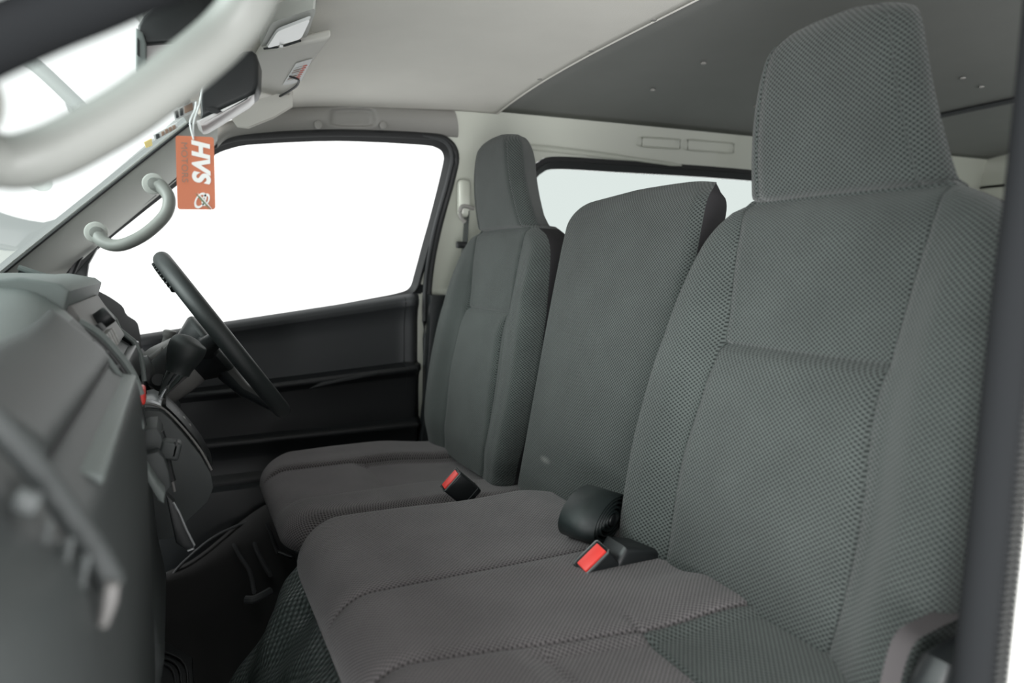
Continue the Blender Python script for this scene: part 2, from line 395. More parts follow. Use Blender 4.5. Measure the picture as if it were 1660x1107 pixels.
# headliner (front) and board lined rear roof
def ceil_grid(x0, x1, nx, ylo, yhi, ny, dz=0, front=False):
    G = []
    for j in range(ny+1):
        y = ylo+(yhi-ylo)*j/ny
        row = []
        for i in range(nx+1):
            xs = x0
            if front: xs = -.02+.06*abs((y-YC)/.7)**2
            x = xs+(x1-xs)*i/nx
            row.append(Vector((x, y, ceil_z(x, y)+dz)))
        G.append(row)
    return G
RE = .803
G = ceil_grid(0, RE, 40, .30, 1.80, 60, 0, True)
struct(solid(grid('ceiling', G, HEAD), .008, 1))
G = ceil_grid(RE+.002, 2.96, 40, .28, 1.79, 30, .006)
rear_roof = struct(solid(grid('ceiling_rear', G, ROOF), .004, 1))
mb = MB().tube([(RE+.001, y, ceil_z(RE, y)+.002) for y in [.3+.05*i for i in range(31)]], .0035, 8)
mb.build('headliner_edge', HEAD, rear_roof)
mb = MB().tube([(2.07, y, ceil_z(2.07, y)-.001) for y in [.3+.05*i for i in range(30)]], .007, 8, flat=2.2)
mb.build('roof_rail', RUBG, rear_roof)
for q in [(0.7983,1.0882,1.2050),(0.7923,1.2918,1.2050),(0.7884,1.5103,1.2050),(1.0973,1.4952,1.2050),(1.4636,1.5236,1.2050),(1.3614,1.2382,1.2050),(1.7200,1.1184,1.2050),(1.8479,1.1530,1.2050),(2.1224,1.2281,1.2050),(1.0680,1.2733,1.2050)]:
    z = ceil_z(q[0], q[1])+.004
    MB().cyl((q[0], q[1], z), (q[0], q[1], z-.005), .0065, 14, .002).build('trim_clip', TRIM, rear_roof)
# near side: roof rail, B pillar and open door aperture beside the camera
nr = struct(MB().prism([(.27,1.13),(.30,1.10),(.34,1.12),(.36,1.19),(.28,1.20)], 'x', .2, 2.95, .004).build('trim_6', CREAM, org=(0, 0, 0)))
nb = thing('wall_left', (.5, .27, 0), kind='structure')
MB().prism([(.478,-.05),(.4835,.46),(.490,.62),(.499,.78),(.508,.95),(.515,1.15),(.70,1.15),(.70,-.05)], 'y', .17, .27, .012, 3).build('pillar_panel', WHITE, nb)
MB().prism([(.70,-.05),(2.96,-.05),(2.96,.70),(.70,.70)], 'y', .18, .24, .004).build('body_side', CREAM, nb)
MB().prism([(-.3,-.08),(.55,-.08),(.55,.02),(-.3,.02)], 'y', .16, .30, .01).build('sill_panel', WHITE, nb)
SB = [(.468,-.02),(.468,.30),(.471,.48),(.477,.60),(.480,.67),(.485,.77),(.490,.83),(.495,.95),(.500,1.12)]
MB().tube(smoothp([(x, .272, z) for x, z in SB], 8), .0125, 14).build('aperture_seal', MATTE, nb)
sb = MB()
for p in resamp(smoothp([(x+.005, .2605, z) for x, z in SB], 8), 260):
    sb.box(p, (.014, .006, .0022), 0)
o = sb.build('seal_ribs', RUBBER, nb, smooth=False); o['kind'] = 'stuff'
MB().prism([(.535,-.02),(.538,.42),(.545,.60),(.553,.78),(.560,.95),(.60,.95),(.60,-.02)], 'y', .275, .315, .008, 3).build('pillar_trim', MATTE, nb)

# ------------------------------------------------------------------ roof rail trim above the driver's window
REC = (0.4146,1.7900,1.1326)[0]
top = resamp(smoothp([(0.1053,1.7920,1.0918),(0.1322,1.7920,1.1078),(0.1837,1.7920,1.1261),(0.2818,1.7920,1.1518),(0.4605,1.7920,1.1711),(0.6811,1.7920,1.1805)], 8), 90)
bot = resamp(smoothp([(0.1041,1.8050,1.0468),(0.1313,1.8050,1.0654),(0.1831,1.8050,1.0777),(0.2819,1.8050,1.0937),(0.4623,1.8050,1.1061),(0.6959,1.8050,1.1128)], 8), 90)
G = []
for j in range(25):
    t = j/24; row = []
    for i in range(90):
        p = top[i].lerp(bot[i], t); p = p+Vector((0, -.012*math.sin(math.pi*t)**.6-.008*math.sin(math.pi*t)**.3, 0))
        du = abs(p.x-REC)/.057; dv = abs(t-.45)/.34
        f = (du**5+dv**5)**.2
        p.y += .0120*ss(1.06, .80, f)
        row.append(p)
    G.append(row)
rt = thing('trim_1', (.4, 1.8, 1.1), kind='structure')
grid('rail_cover', G, TRIM, rt)
for u in (516, 621):
    q = Vector((0.3287,1.7710,1.1119)) if u == 516 else Vector((0.4867,1.7710,1.1234))
    MB().cyl(q+Vector((0, .01, 0)), q+Vector((0, -.003, 0)), .0095, 24, .002).build('screw_cap', TRIM, rt)

# ------------------------------------------------------------------ A pillars with their grip handles
def pillar(name, mir, width=1.0):
    M = (lambda p: Vector((p[0], 2*YC-p[1], p[2]))) if mir else (lambda p: Vector(p))
    a = resamp(smoothp([(-0.5737,1.7150,0.5268),(-0.4368,1.7150,0.6482),(-0.3113,1.7150,0.7661),(-0.2580,1.7150,0.8152),(-0.1088,1.7150,0.9504),(0.0497,1.7150,1.0924),(0.1023,1.7150,1.1152)], 8), 60)
    b2 = resamp(smoothp([(-0.4247,1.9046,0.5769),(-0.3280,1.8902,0.6490),(-0.2267,1.8704,0.7479),(-0.1560,1.8567,0.8167),(-0.0690,1.8410,0.8950),(0.0143,1.8262,0.9691),(0.1045,1.8099,1.0503)], 8), 60)
    r = thing(name, M((-.1, 1.75, .8)), kind='structure')
    if mir:   # the near pillar: its edge lies a little further out of the door opening
        return r, M
    G = []
    for j in range(13):
        t = j/12
        G.append([M(a[i].lerp(b2[i], t)+Vector((.0, -.022*math.sin(math.pi*t)**.7, 0))) for i in range(60)])
    grid('pillar_cover', G, PILLAR, r)
    return r, M
pillar('trim_2', False)
def grip(name, pts, r, label, par_y, base=None, sgn=1):
    g = thing(name, pts[0], label, 'grip handle', 'grip handles on the windscreen pillars')
    P = smoothp(pts, 10); n = len(P)
    R = [r*(1.0+.15*math.exp(-((i/n-.05)/.08)**2)+.15*math.exp(-((i/n-.95)/.08)**2)) for i in range(n)]
    MB().tube(P, R, 18, up=(0, 1, 0)).build('bow', HANDLE, g)
    for q, d in ((Vector(pts[0]), 1), (Vector(pts[-1]), -1)):
        MB().cyl(q+Vector((0, sgn*.020, 0)), q+Vector((0, -sgn*.004, 0)), r*1.75, 28, r*.35).build('mount_boss', PILLAR, g)
        MB().cyl(q+Vector((0, -sgn*.002, 0)), q+Vector((0, -sgn*(r+.0045), 0)), r*.95, 28, r*.2).build('screw_cover', HANDLE, g)
    return g
hp = [(-0.0288,1.6650,0.9454), (-0.0141,1.6550,0.9388), (-0.0014,1.6400,0.9143), (-0.0098,1.6320,0.8810), (-0.0430,1.6300,0.8454), (-0.0773,1.6320,0.8239), (-0.1031,1.6400,0.8177), (-0.1241,1.6520,0.8251), (-0.1374,1.6680,0.8439)]
grip('pillar_grip', hp, .0125, 'light grey grip handle on the far windscreen pillar, left of the driver window', 1.7)
hn = [(0.0546,0.4000,0.9852), (0.0535,0.4200,0.9573), (0.0476,0.4400,0.9313), (0.0335,0.4500,0.9116), (0.0098,0.4500,0.8879), (-0.0155,0.4500,0.8655), (-0.0376,0.4500,0.8496), (-0.0576,0.4500,0.8376), (-0.0754,0.4500,0.8327), (-0.0897,0.4400,0.8387), (-0.0936,0.4200,0.8564)]
grip('pillar_grip', hn, .0140, 'large out-of-focus grip handle in the top left foreground', .3, sgn=-1)
# near pillar cover with its rubber lip
np_ = thing('trim_3', (-.2, .3, .8), kind='structure')
lo = smoothp([Vector((-.27,.338,.712))]+[Vector(q) for q in [(-0.1343,0.3400,0.8009),(-0.0949,0.3400,0.8389),(-0.0681,0.3400,0.8579),(-0.0436,0.3400,0.8734),(-0.0131,0.3400,0.8911),(0.0403,0.3400,0.9255)]]+[Vector((.15,.335,1.003)), Vector((.28,.325,1.095))], 8)
MB().tube(lo, .0125, 12).build('aperture_seal', MATTE, np_)
G = [[p+Vector((-.000-.05*t, -.015+.05*math.sin(t*2.2), .018+.07*t)) for p in lo] for t in [k/8 for k in range(9)]]
grid('pillar_cover', G, MATTE, np_)

# ------------------------------------------------------------------ windscreen
sc = thing('window_3', (-.2, YC, .7), kind='structure')
side_t = resamp(smoothp([(-0.5737,1.7150,0.5268),(-0.4368,1.7150,0.6482),(-0.3113,1.7150,0.7661),(-0.2580,1.7150,0.8152),(-0.1088,1.7150,0.9504),(0.0497,1.7150,1.0924)], 8), 24)
G = []
for j in range(33):
    y = .345+(1.715-.345)*j/32; k = abs(y-YC)/.685; row = []
    for i in range(24):
        t = i/23; e = side_t[i]
        row.append(Vector((e.x-.085*(1-k**2.2)*(1-.25*t), y, e.z+.035*(1-k**2)*t)))
    G.append(row)
grid('glass', G, G_WIND, sc)
hdr = [(g[-1]+Vector((.004, 0, -.002))) for g in G]
MB().tube(hdr, .010, 10, flat=1.6).build('header_strip', PILLAR, sc)
edge = [p+Vector((.006,-.003,-.003)) for p in side_t]; MB().tube(edge, .0032, 8).build('black_seal', RUBBER, sc)

# ------------------------------------------------------------------ driver's door
d = thing('door_1', (.1, 1.88, .05), kind='structure')
V = [on_side(p, .012) for p in WINs[::-1]]
wdo = thing('window_1', (.25, 1.86, .7), kind='structure')
build('glass', V, [tuple(range(len(V)))], G_SIDE, wdo, False)
ringband('window_channel', offs(WINs, 0), offs(WINs, .014), .008, -.008, RUBBER, d)
ringband('window_channel', offs(WINs, .014), offs(WINs, .020), -.008, -.002, RUBG, d)
ringband('window_frame', offs(WINs, .020), offs(WINs, .025), -.002, .004, BLACK, d)
ringband('window_frame', offs(WINs, .025), offs(WINs, .046), .004, .006, CREAM, d, keep=lambda p: p[0] > .585 and .73 < p[1] < 1.0)
ringband('window_frame', offs(WINs, .025), offs(WINs, .046), .004, .006, BLACK, d, keep=lambda p: not (p[0] > .585 and .73 < p[1] < 1.0))
# weather strip round the aperture
ap = [on_side(p, -.006) for p in hole_door]
MB().tube(smoothp(ap[2:19], 5), .0085, 10).build('aperture_seal', RUBBER, d)
MB().tube(smoothp([p+Vector((-.013, -.003, 0)) for p in ap[10:19]], 5), .0055, 10).build('aperture_seal', RUBG, d)
# door leaf inside frame between glass and strip (B post side)
DPROF = [(.702,1.872),(.696,1.858),(.690,1.853),(.682,1.850),(.670,1.853),(.655,1.862),(.62,1.868),(.58,1.870),(.54,1.873),(.515,1.874),(.510,1.862),(.507,1.838),(.500,1.832),(.492,1.834),(.484,1.846),(.475,1.852),(.44,1.858),(.40,1.860),(.358,1.861),(.352,1.846),(.346,1.838),(.336,1.838),(.326,1.846),(.30,1.850),(.262,1.852),(.256,1.838),(.248,1.832),(.22,1.834),(.19,1.840),(.10,1.845)]
def dpt(x, k, dy=0):
    z, y = DPROF[k]
    z2 = z+.128*(x-.585)*max(0, (z-.34)/.36)
    if k in (10, 11, 12, 13, 14, 15):       # the armrest swells towards the rear and fades at the front
        f = .35+.65*ss(-.05, .12, x); y = 1.874+(y-1.874)*f
    edge = ss(.545, .585, x)
    y = y-.010*edge if k < 10 else y
    return Vector((x, y+dy+.018*ss(.585, .60, x), z2))
xs = [-.40+.02*i for i in range(48)]+[.553,.558,.562,.566,.572,.580,.588,.594,.598,.602]
def dgrid(k0, k1, name, mat, dy=0):
    G = [[dpt(x, k, dy) for x in xs] for k in range(k0, k1+1)]
    o = grid(name, G, mat, d); return o
for nm, k0, k1, m in (('belt_trim', 0, 4, DOORI), ('upper_insert', 4, 9, DOORI), ('armrest', 9, 15, DOORP), ('lower_panel', 15, 18, DOORP), ('pocket_lip', 18, 23, DOORP), ('kick_panel', 23, 29, DOORP)):
    o = dgrid(k0, k1, nm, m)
    o.modifiers.new('b', 'BEVEL').width = .0005
# vertical split line near the rear edge, pull-cup slot, lock pin
MB().tube([dpt(.560, k, -.0008) for k in range(1, 17)], .0012, 6).build('panel_gap', RUBBER, d)
MB().prism([(.30,.4655),(.36,.4745),(.47,.4885),(.475,.4965),(.33,.4805)], 'y', 1.829, 1.84, .002).build('pull_cup', RUBBER, d)
# mirror triangle at the front corner of the window
MB().prism([(p[0], p[2]) for p in [(-0.2279,1.8732,0.7340),(-0.2001,1.8688,0.7560),(-0.1500,1.8567,0.8167),(-0.1694,1.8638,0.7808),(-0.1798,1.8756,0.7222),(-0.1923,1.8926,0.6368),(-0.2393,1.9009,0.5954)]], 'y', 1.835, 1.86, .003).build('corner_cover', BLACK, d)

MB().prism([(-.5,-.04),(.66,-.04),(.70,.655),(-.5,.56)], 'y', 1.90, 1.92, .002).build('door_skin', CREAM, d)
MB().prism([(.600,.0),(.665,.0),(.672,.70),(.640,.73),(.600,.70)], 'y', 1.884, 1.896, .002).build('jamb_plate', CREAM, d)
# belt anchor on the B pillar
ba = thing('belt_guide', (0.6994,1.8000,0.9335), 'grey seat belt guide and black webbing on the far pillar, beside the driver headrest', 'seat belt')
MB().box((0.7120,1.8000,0.9552), (.035, .03, .10), .012, seg=4).build('cover', CREAM, ba)
MB().tube(smoothp([(0.7342,1.7850,0.9288),(0.7059,1.7850,0.9343),(0.6952,1.7850,0.9242),(0.6968,1.7850,0.9049),(0.7091,1.7850,0.8922)], 6), .0055, 12).build('guide_loop', TRIM, ba)
MB().tube([(0.7206,1.8000,0.9228),(0.7147,1.8000,0.8438),(0.7033,1.8000,0.7610),(0.6917,1.8000,0.6612)], .018, 10, flat=.12, up=(0, 1, 0)).build('webbing', WEB, ba)
MB().box((0.6999,1.7900,0.8319), (.03, .012, .018), .004).build('tongue', BLACK, ba)
MB().prism([(p[0], p[2]) for p in [(0.6285,1.8400,0.6976),(0.7038,1.8400,0.6962),(0.6990,1.8400,0.1673),(0.5747,1.8400,0.1488),(0.6107,1.8400,0.4233)]], 'y', 1.835, 1.87, .006).build('pillar_lower_trim', BLACK, nb)

# ------------------------------------------------------------------ upholstery
HW = [(.33,.195),(.38,.213),(.42,.224),(.47,.231),(.53,.236),(.60,.234),(.66,.228),(.72,.219),(.77,.211),(.805,.202),(.825,.190),(.84,.173),(.852,.150),(.862,.122)]
CW = [(.33,.118),(.40,.124),(.48,.130),(.54,.130),(.62,.120),(.68,.1165),(.75,.122),(.82,.129),(.87,.134)]
def backrest(root, yc, slope, x86, z_lo, wscale=1.0, wadd=0, z_seam=.680, hs=1.0, T0=.115):
    """front face of cloth panels with sewn seams, side and back shell"""
    def xf(z): return x86+slope*(z-.86)
    zs = [z_lo+(.855-z_lo)*i/70 for i in range(71)]
    zs = sorted(set([z for z in zs if abs(z-z_seam) > .004]+[z_seam-.008, z_seam-.004, z_seam-.0018, z_seam, z_seam+.0018, z_seam+.004, z_seam+.008]))
    rows = []; rowsU = []
    for z in zs:
        w = hermite(HW, z)*wscale+wadd*ss(.86, .5, z); c = min(hermite(CW, z), w-.006)
        T = T0*(.78+.22*ss(.87, .74, z))
        b0 = .021*ss(.87, .70, z)*(.55+.45*ss(.30, .45, z))
        topr = .014*ss(.844, .858, z)
        botr = .010*ss(.40, z_lo, z) if z < .40 else -.012*ss(.50, .40, z)*ss(.40, .42, z)*0
        ys = []
        nb_ = 14
        edge_r = min(.026, (w-c)*.6)
        for i in range(nb_+1):
            t = i/nb_; ys.append(-w+(w-c-.0022)*(1-(1-t)**1.0)*1.0 if i else -w)
        left = [-w+(w-c-.0022)*(1-math.cos(math.pi/2*(i/nb_)))**.0 if False else -w+(w-c-.0022)*(i/nb_)**1.5 for i in range(nb_+1)]
        cen = [-c-.0009, -c, -c+.0009, -c+.0024]+[(-c+.0024)+(2*c-.0048)*i/22 for i in range(1, 22)]+[c-.0024, c-.0009, c, c+.0009]
        ys = left+cen+[-v for v in left[::-1]]
        row = []; rowu = []
        for y in ys:
            a = abs(y)
            if a > c:
                t = (a-c)/(w-c); bump = b0*math.sin(math.pi*min(1, t*1.05)**.8)**1.0*1.0
                bump = b0*(ss(0, .55, t)) 
            else: bump = .003*ss(c, 0, a)
            rnd = 0
            if a > w-edge_r: k = (a-(w-edge_r))/edge_r; rnd = (edge_r+b0)*(1-math.sqrt(max(0, 1-k*k)))
            g = .0035*math.exp(-((a-c)/.0014)**2)+.0014*math.exp(-((a-c)/.006)**2)
            gs = 0
            if a <= c+.001: gs = .0050*math.exp(-((z-z_seam)/.0018)**2)+.003*math.exp(-((z-z_seam)/.007)**2)
            kf = 1-.88*ss(c-.012, c+.012, a)
            prf = kf*(.009*ss(.80, z_seam+.012, z)*ss(z_seam-.012, z_seam+.004, z)-.011*ss(z_seam+.004, z_seam-.05, z)*ss(.40, .56, z))
            x = xf(z)-bump+rnd+g+gs+topr+botr+prf
            row.append(Vector((x, yc+y, z))); rowu.append(Vector((x-g-gs-prf, yc+y, z)))
        # sides and back
        xs_, x_b = row[-1].x, xf(z)+T
        side = []
        for k in range(1, 7):
            t = k/6; side.append((xs_+(x_b-xs_)*t, w-.034*t**1.2))
        back = [(x_b+.004, w-.06), (x_b+.006, 0)]
        rside = [Vector((p[0], yc+p[1], z)) for p in side+back]
        lside = [Vector((p[0], yc-p[1], z)) for p in (side+back[:1])]
        rows.append(lside[::-1]+row+rside); rowsU.append(lside[::-1]+rowu+rside)
    nl = 7; nf = len(left)+len(cen)+len(left)
    cL = nl+len(left)+1; cR = nl+len(left)+len(cen)-2     # columns of the two seams
    U = griduv(rowsU, 3); K = zs.index(z_seam); R = len(zs)-1
    o = grid('backrest', rows, FAB_B, root, uv=U, c=(nl, cL))
    o2 = grid('side_bolster', rows, FAB_B, o, uv=U, c=(cR, nl+nf-1))
    grid('upper_panel', rows, FAB_B, o, uv=U, r=(K, R), c=(cL, cR))
    grid('lower_panel', rows, FAB_B, o, uv=U, r=(0, K), c=(cL, cR))
    # side and back cloth in one wrap, closed on top and bottom
    n = len(rows[0]); V = []; Fc = []
    idx = list(range(nl+nf-1, n))+list(range(0, nl+1))
    m = len(idx)
    for r in rows: V += [r[i] for i in idx]
    Fc = [(i*m+j, i*m+j+1, (i+1)*m+j+1, (i+1)*m+j) for i in range(len(rows)-1) for j in range(m-1)]
    build('side_cloth', V, Fc, SIDEC, o)
    tp = rows[-1]; cx = sum((p.x for p in tp))/len(tp)
    caps = [tp]+[[Vector((cx+(p.x-cx)*f, yc+(p.y-yc)*f, p.z+dz)) for p in tp] for f, dz in ((.93, .006), (.75, .010), (.4, .012), (.02, .012))]
    grid('shoulder_cloth', [r+[r[0]] for r in caps], SIDEC if False else FAB_B, o, uv=griduv([r+[r[0]] for r in caps]))
    # headrest
    HT = [(.857,.1325),(.90,.124),(.95,.114),(.99,.1055),(1.015,.099),(1.030,.092),(1.040,.079),(1.047,.060),(1.051,.035),(1.0525,.012)]; HT = [(a, b*(1+(wscale-1)*.8)) for a, b in HT]
    rows = []; hz = [.857,.8585,.860,.863,.868]+[.868+(1.030-.868)*i/34 for i in range(1, 35)]+[1.034,1.038,1.042,1.045,1.0475,1.0495,1.051,1.052]
    for z in hz:
        w = hermite(HT, z); T = .066*math.sqrt(max(.02, 1-(max(0, z-.985)/.070)**2)); fr = .022*(1-math.sqrt(max(0, 1-(max(0, z-1.022)/.0305)**2)))
        c = w*.80; left = [-w+(w-c)*(i/10) for i in range(11)]
        ys = left+[-c+.0015]+[-c+.0015+(2*c-.003)*i/16 for i in range(1, 17)]+[c]+[-v for v in left[:-1][::-1]]
        x0 = x86-.002-.085*(z-.86)-.012*math.sin(math.pi*min(1, max(0, (z-.86)/.2)))
        base = .014*math.exp(-((z-.857)/.004)**2)
        row = []
        for y in ys:
            a = abs(y); rr = min(.030, w*.5); rnd = 0
            if a > w-rr: k = (a-(w-rr))/rr; rnd = rr*(1-math.sqrt(max(0, 1-k*k)))*.9
            row.append(Vector((x0+rnd+fr+base+.0035*math.exp(-((a-c)/.0016)**2), yc+y, z)))
        xe = row[-1].x; xb = xe+T*.75
        sd = [(xe+(xb-xe)*k/6, w*(1-(.27+.10*ss(.858,.90,z))*(k/6)**1.1)) for k in range(1, 7)]+[(xb+.006, w*.58), (xb+.010, w*.35)]
        row = [Vector((p[0], yc-p[1], z)) for p in sd][::-1]+row+[Vector((p[0], yc+p[1], z)) for p in sd]
        rows.append(row)
    low = [[Vector((p.x+.012*f-(.03*f if p.x > x86+.03 else 0), yc+(p.y-yc)*(1-.10*f), p.z-.016*f)) for p in rows[0]] for f in (1.6, .8)]
    rows = low+rows
    rows = [[Vector((p.x, p.y, .857+(p.z-.857)*hs)) for p in r] for r in rows]
    rows = [r+[Vector(((r[0].x+r[-1].x)/2, yc, r[0].z)), ] for r in rows]
    rows = [r+[r[0]] for r in rows]
    h = grid('headrest', rows, FAB_B, root, uv=griduv(rows))
    return xf

def cushion(root, name, ylo, yhi, xf, xb, zt, seams, prof, mat, zfun, corner=.07, nyc=90, lo_round=True, hi_round=True, warp=None):
    """profile swept across Y: prof = list of (s, x, z) from the lower front lip over the nose to the back"""
    ysm = sorted(set([ylo+(yhi-ylo)*i/nyc for i in range(nyc+1)]+[s+dv for s in seams for dv in (-.004, -.0018, 0, .0018, .004)]))
    ysm = [y for y in ysm if ylo <= y <= yhi]
    rows = []
    for (s, x, z) in prof:
        row = []
        for y in ysm:
            dx = 0; dz = 0
            if hi_round: k = max(0, (y-(yhi-corner))/corner); dx = corner*(1-math.sqrt(max(0, 1-k*k)))*.9
            if lo_round: k = max(0, ((ylo+corner)-y)/corner); dx = max(dx, corner*(1-math.sqrt(max(0, 1-k*k)))*.9)
            f = ss(xf+.30, xf, x)
            X = x+dx*f
            er = .030; e = 0
            if hi_round: k = max(0, (y-(yhi-er))/er); e = max(e, 1-math.sqrt(max(0, 1-k*k)))
            if lo_round: k = max(0, ((ylo+er)-y)/er); e = max(e, 1-math.sqrt(max(0, 1-k*k)))
            if warp: y = warp(X, y)
            zz = zfun(X, y, z, s)
            zz = zz-e*(zz-prof[0][2])*.9 if zz > prof[0][2] else zz
            row.append(Vector((X, y, zz)))
        rows.append(row)
    return ysm, rows, [[(p.y, pr_[0]) for p in r] for r, pr_ in zip(rows, prof)]
def nose(xf, xb, zt, zl, n=110, rx=.055):
    P = [(xf+.012, zl), (xf+.002, zl+.010), (xf-.001, zl+.025)]
    R = zt-(zl+.025)
    for i in range(1, 13):
        a = math.pi/2*i/12; P.append((xf-.001+rx*(1-math.cos(a)), zl+.025+R*math.sin(a)))
    x0 = P[-1][0]
    for i in range(1, n+1): P.append((x0+(xb-x0)*i/n, zt))
    out = []; L = 0
    for i, p in enumerate(P):
        if i: L += math.hypot(p[0]-P[i-1][0], p[1]-P[i-1][1])
        out.append((L, p[0], p[1]))
    return out

# -- two person bench (middle and passenger place)
bench = thing('bench_seat', (.35, .75, .05), 'grey cloth two-person passenger bench with tall headrest, nearest the camera', 'seat')
def ysm2(X): return .660-.19*max(.10, X)
def wb(X, y):
    sh = ysm2(X)-.60
    return y+sh*(ss(.785, .60, y) if y > .60 else ss(.335, .60, y))
def zb(X, y, z, s):
    if s < .02: return z
    up = ss(.03, .09, s)
    d_ = 0
    y1 = .785; d_ -= .0045*math.exp(-((y-y1)/.002)**2)+.002*math.exp(-((y-y1)/.010)**2)
    y2 = ysm2(X); d_ -= (.0045*math.exp(-((y-y2)/.002)**2)+.003*math.exp(-((y-y2)/.010)**2))
    inn = ss(y2, y2-.02, y)
    xs_ = .315+.10*max(0, .57-y)
    d_ -= inn*(.004*math.exp(-((X-xs_)/.003)**2)+.010*ss(xs_-.035, xs_, X))
    # shallow bowl of the sitting area, swell of the middle place
    d_ -= .006*math.exp(-((X-.42)/.10)**2-((y-1.0)/.16)**2)
    d_ += .013*ss(.43, .54, X)*ss(.68, .62, y)-.004*math.exp(-((X-.425)/.003)**2)*ss(.62,.60,y)
    d_ -= .020*ss(.50, .62, X)*ss(.70, .80, y)
    d_ += -.008*ss(.45,.36,y)
    return z+d_*up
prof = nose(.140, .625, .403, .325)
ysm, rows, U = cushion(bench, 'cushion', .335, 1.075, .14, .62, .403, [.785, .60], prof, FAB_C, zb, corner=.075, warp=wb)
# the sewn lines that run front to back follow grid columns
ks = min(range(len(ysm)), key=lambda i: abs(ysm[i]-.785))
o = grid('cushion', rows, FAB_C, bench, uv=U, c=(ks, len(ysm)-1))
k6 = min(range(len(ysm)), key=lambda i: abs(ysm[i]-.60)); rr_ = min(range(20, len(rows)), key=lambda i: abs(rows[i][10].x-.425))
grid('inner_bolster', rows, FAB_C, o, uv=U, c=(k6, ks))
grid('sitting_panel', rows, FAB_C, o, uv=U, r=(0, rr_), c=(0, k6))
grid('rear_panel', rows, FAB_B_LIT, o, uv=U, r=(rr_, len(rows)-1), c=(0, k6))
lip = [r for r in rows[0]]
MB().tube([p+Vector((-.003, 0, .004)) for p in lip], .0038, 8).build('piping', PIPE, o)
Gs = [[p+Vector((.004+.020*t, 0, -.05*t)) for p in lip] for t in (0, .3, .6, 1)]
grid('front_skirt', Gs, PIPE, o)
# inner end of the cushion
V = [r[-1] for r in rows]; V2 = [Vector((p.x, p.y-.004, .30)) for p in V]; nn = len(V)
build('end_cloth', V+V2, [(i, i+1, nn+i+1, nn+i) for i in range(nn-1)], FAB_C, o)
backrest(bench, .580, .26, .669, .34)
# middle back: plain folding block
def block(root, ylo, yhi, slope, x0, ztop, zlo):
    yc = (ylo+yhi)/2; w0 = (yhi-ylo)/2; rows = []
    zs = [zlo+(ztop-.05-zlo)*i/40 for i in range(41)]+[ztop-.05*(1-math.sin(math.pi/2*i/12)) for i in range(1, 13)]
    for z in zs:
        k = max(0, (z-(ztop-.05))/.05); kb = max(0, (zlo+.03-z)/.03)
        rt_ = .030*(1-math.sqrt(max(0, 1-k*k))); w = w0-.004*ss(.6, .9, z)
        wl = w-.040*(1-math.sqrt(max(0, 1-(max(0, (z-(ztop-.055))/.055))**2)))   # softer top corner on the driver's side
        wr = w-.022*(1-math.sqrt(max(0, 1-(max(0, (z-(ztop-.035))/.035))**2)))
        x = x0+slope*(z-.86); T = .085*math.sqrt(max(.01, 1-.55*k*k))
        row = []
        n = 40
        for i in range(n+1):
            y = -wr+(wr+wl)*i/n
            er = .016; rn = 0
            if y > wl-.03: q = (y-(wl-.03))/.03; rn = .03*(1-math.sqrt(max(0, 1-q*q)))
            if y < -wr+er: q = ((-wr+er)-y)/er; rn = er*(1-math.sqrt(max(0, 1-q*q)))*.8
            cr = -.010*(1-(y/w0)**2)*ss(ztop, .7, z)
            row.append(Vector((x+rn+rt_+cr+.02*kb*kb, yc+y, z-.012*max(0, y/w0)*ss(.8, ztop, z)-.014*max(0, -y/w0)**8*ss(ztop-.03, ztop, z))))
        xe = x+T
        zr, zl_ = row[0].z, row[-1].z
        rows.append([Vector((xe, yc-wr+.036, zr)), Vector(((xe+row[0].x)/2, yc-wr+.010, zr))]+row+[Vector(((xe+row[-1].x)/2, yc+wl-.006, zl_)), Vector((xe, yc+wl-.030, zl_))])
    U = griduv(rows); n = len(rows[0])
    o = grid('middle_backrest', rows, FAB_M, root, uv=U, c=(2, n-3))
    grid('side_cloth', rows, SIDEC, o, c=(0, 2)); grid('side_cloth', rows, SIDEC, o, c=(n-3, n-1))
    top_ = rows[-1]; V = top_+[Vector((p.x+.001, p.y, p.z)) for p in top_]
    fr = top_[2:-2]; bk = [Vector((top_[0].x, yc+(p.y-yc)*.80, p.z-.006)) for p in fr]; mid_ = [a.lerp(b2, .5)+Vector((0, 0, .006*(1-min(1, abs((a.y-yc)/w0))**4))) for a, b2 in zip(fr, bk)]
    grid('top_cloth', [fr, mid_, bk], FAB_B, o, uv=griduv([fr, mid_, bk]))
    bkg = [[r[0], r[-1]] for r in rows]; grid('back_cloth', bkg, SIDEC, o)
    # worn pale scuff near the bottom
    return o
mo = block(bench, .805, 1.208, .2, .676, .905, .335)
sp = Vector((0.5880,1.0917,0.4330))
# plastic hinge cover at the outer foot of the passenger back
hg = MB().prism([(.495,.30),(.505,.40),(.516,.448),(.532,.470),(.60,.478),(.62,.30)], 'y', .318, .352, .010, 3)
hg.build('hinge_cover', BLACK, bench)
sk = resamp(smoothp([(.488,.352,.31),(.496,.350,.40),(.505,.350,.452),(.518,.350,.480),(.545,.350,.486),(.60,.350,.492)], 6), 30)
G = [[p+Vector((-.004*t, .013*t-.004, .004*t)) for p in sk] for t in (0, .5, 1)]
grid('skirt_cloth', G, SIDEL, bench)

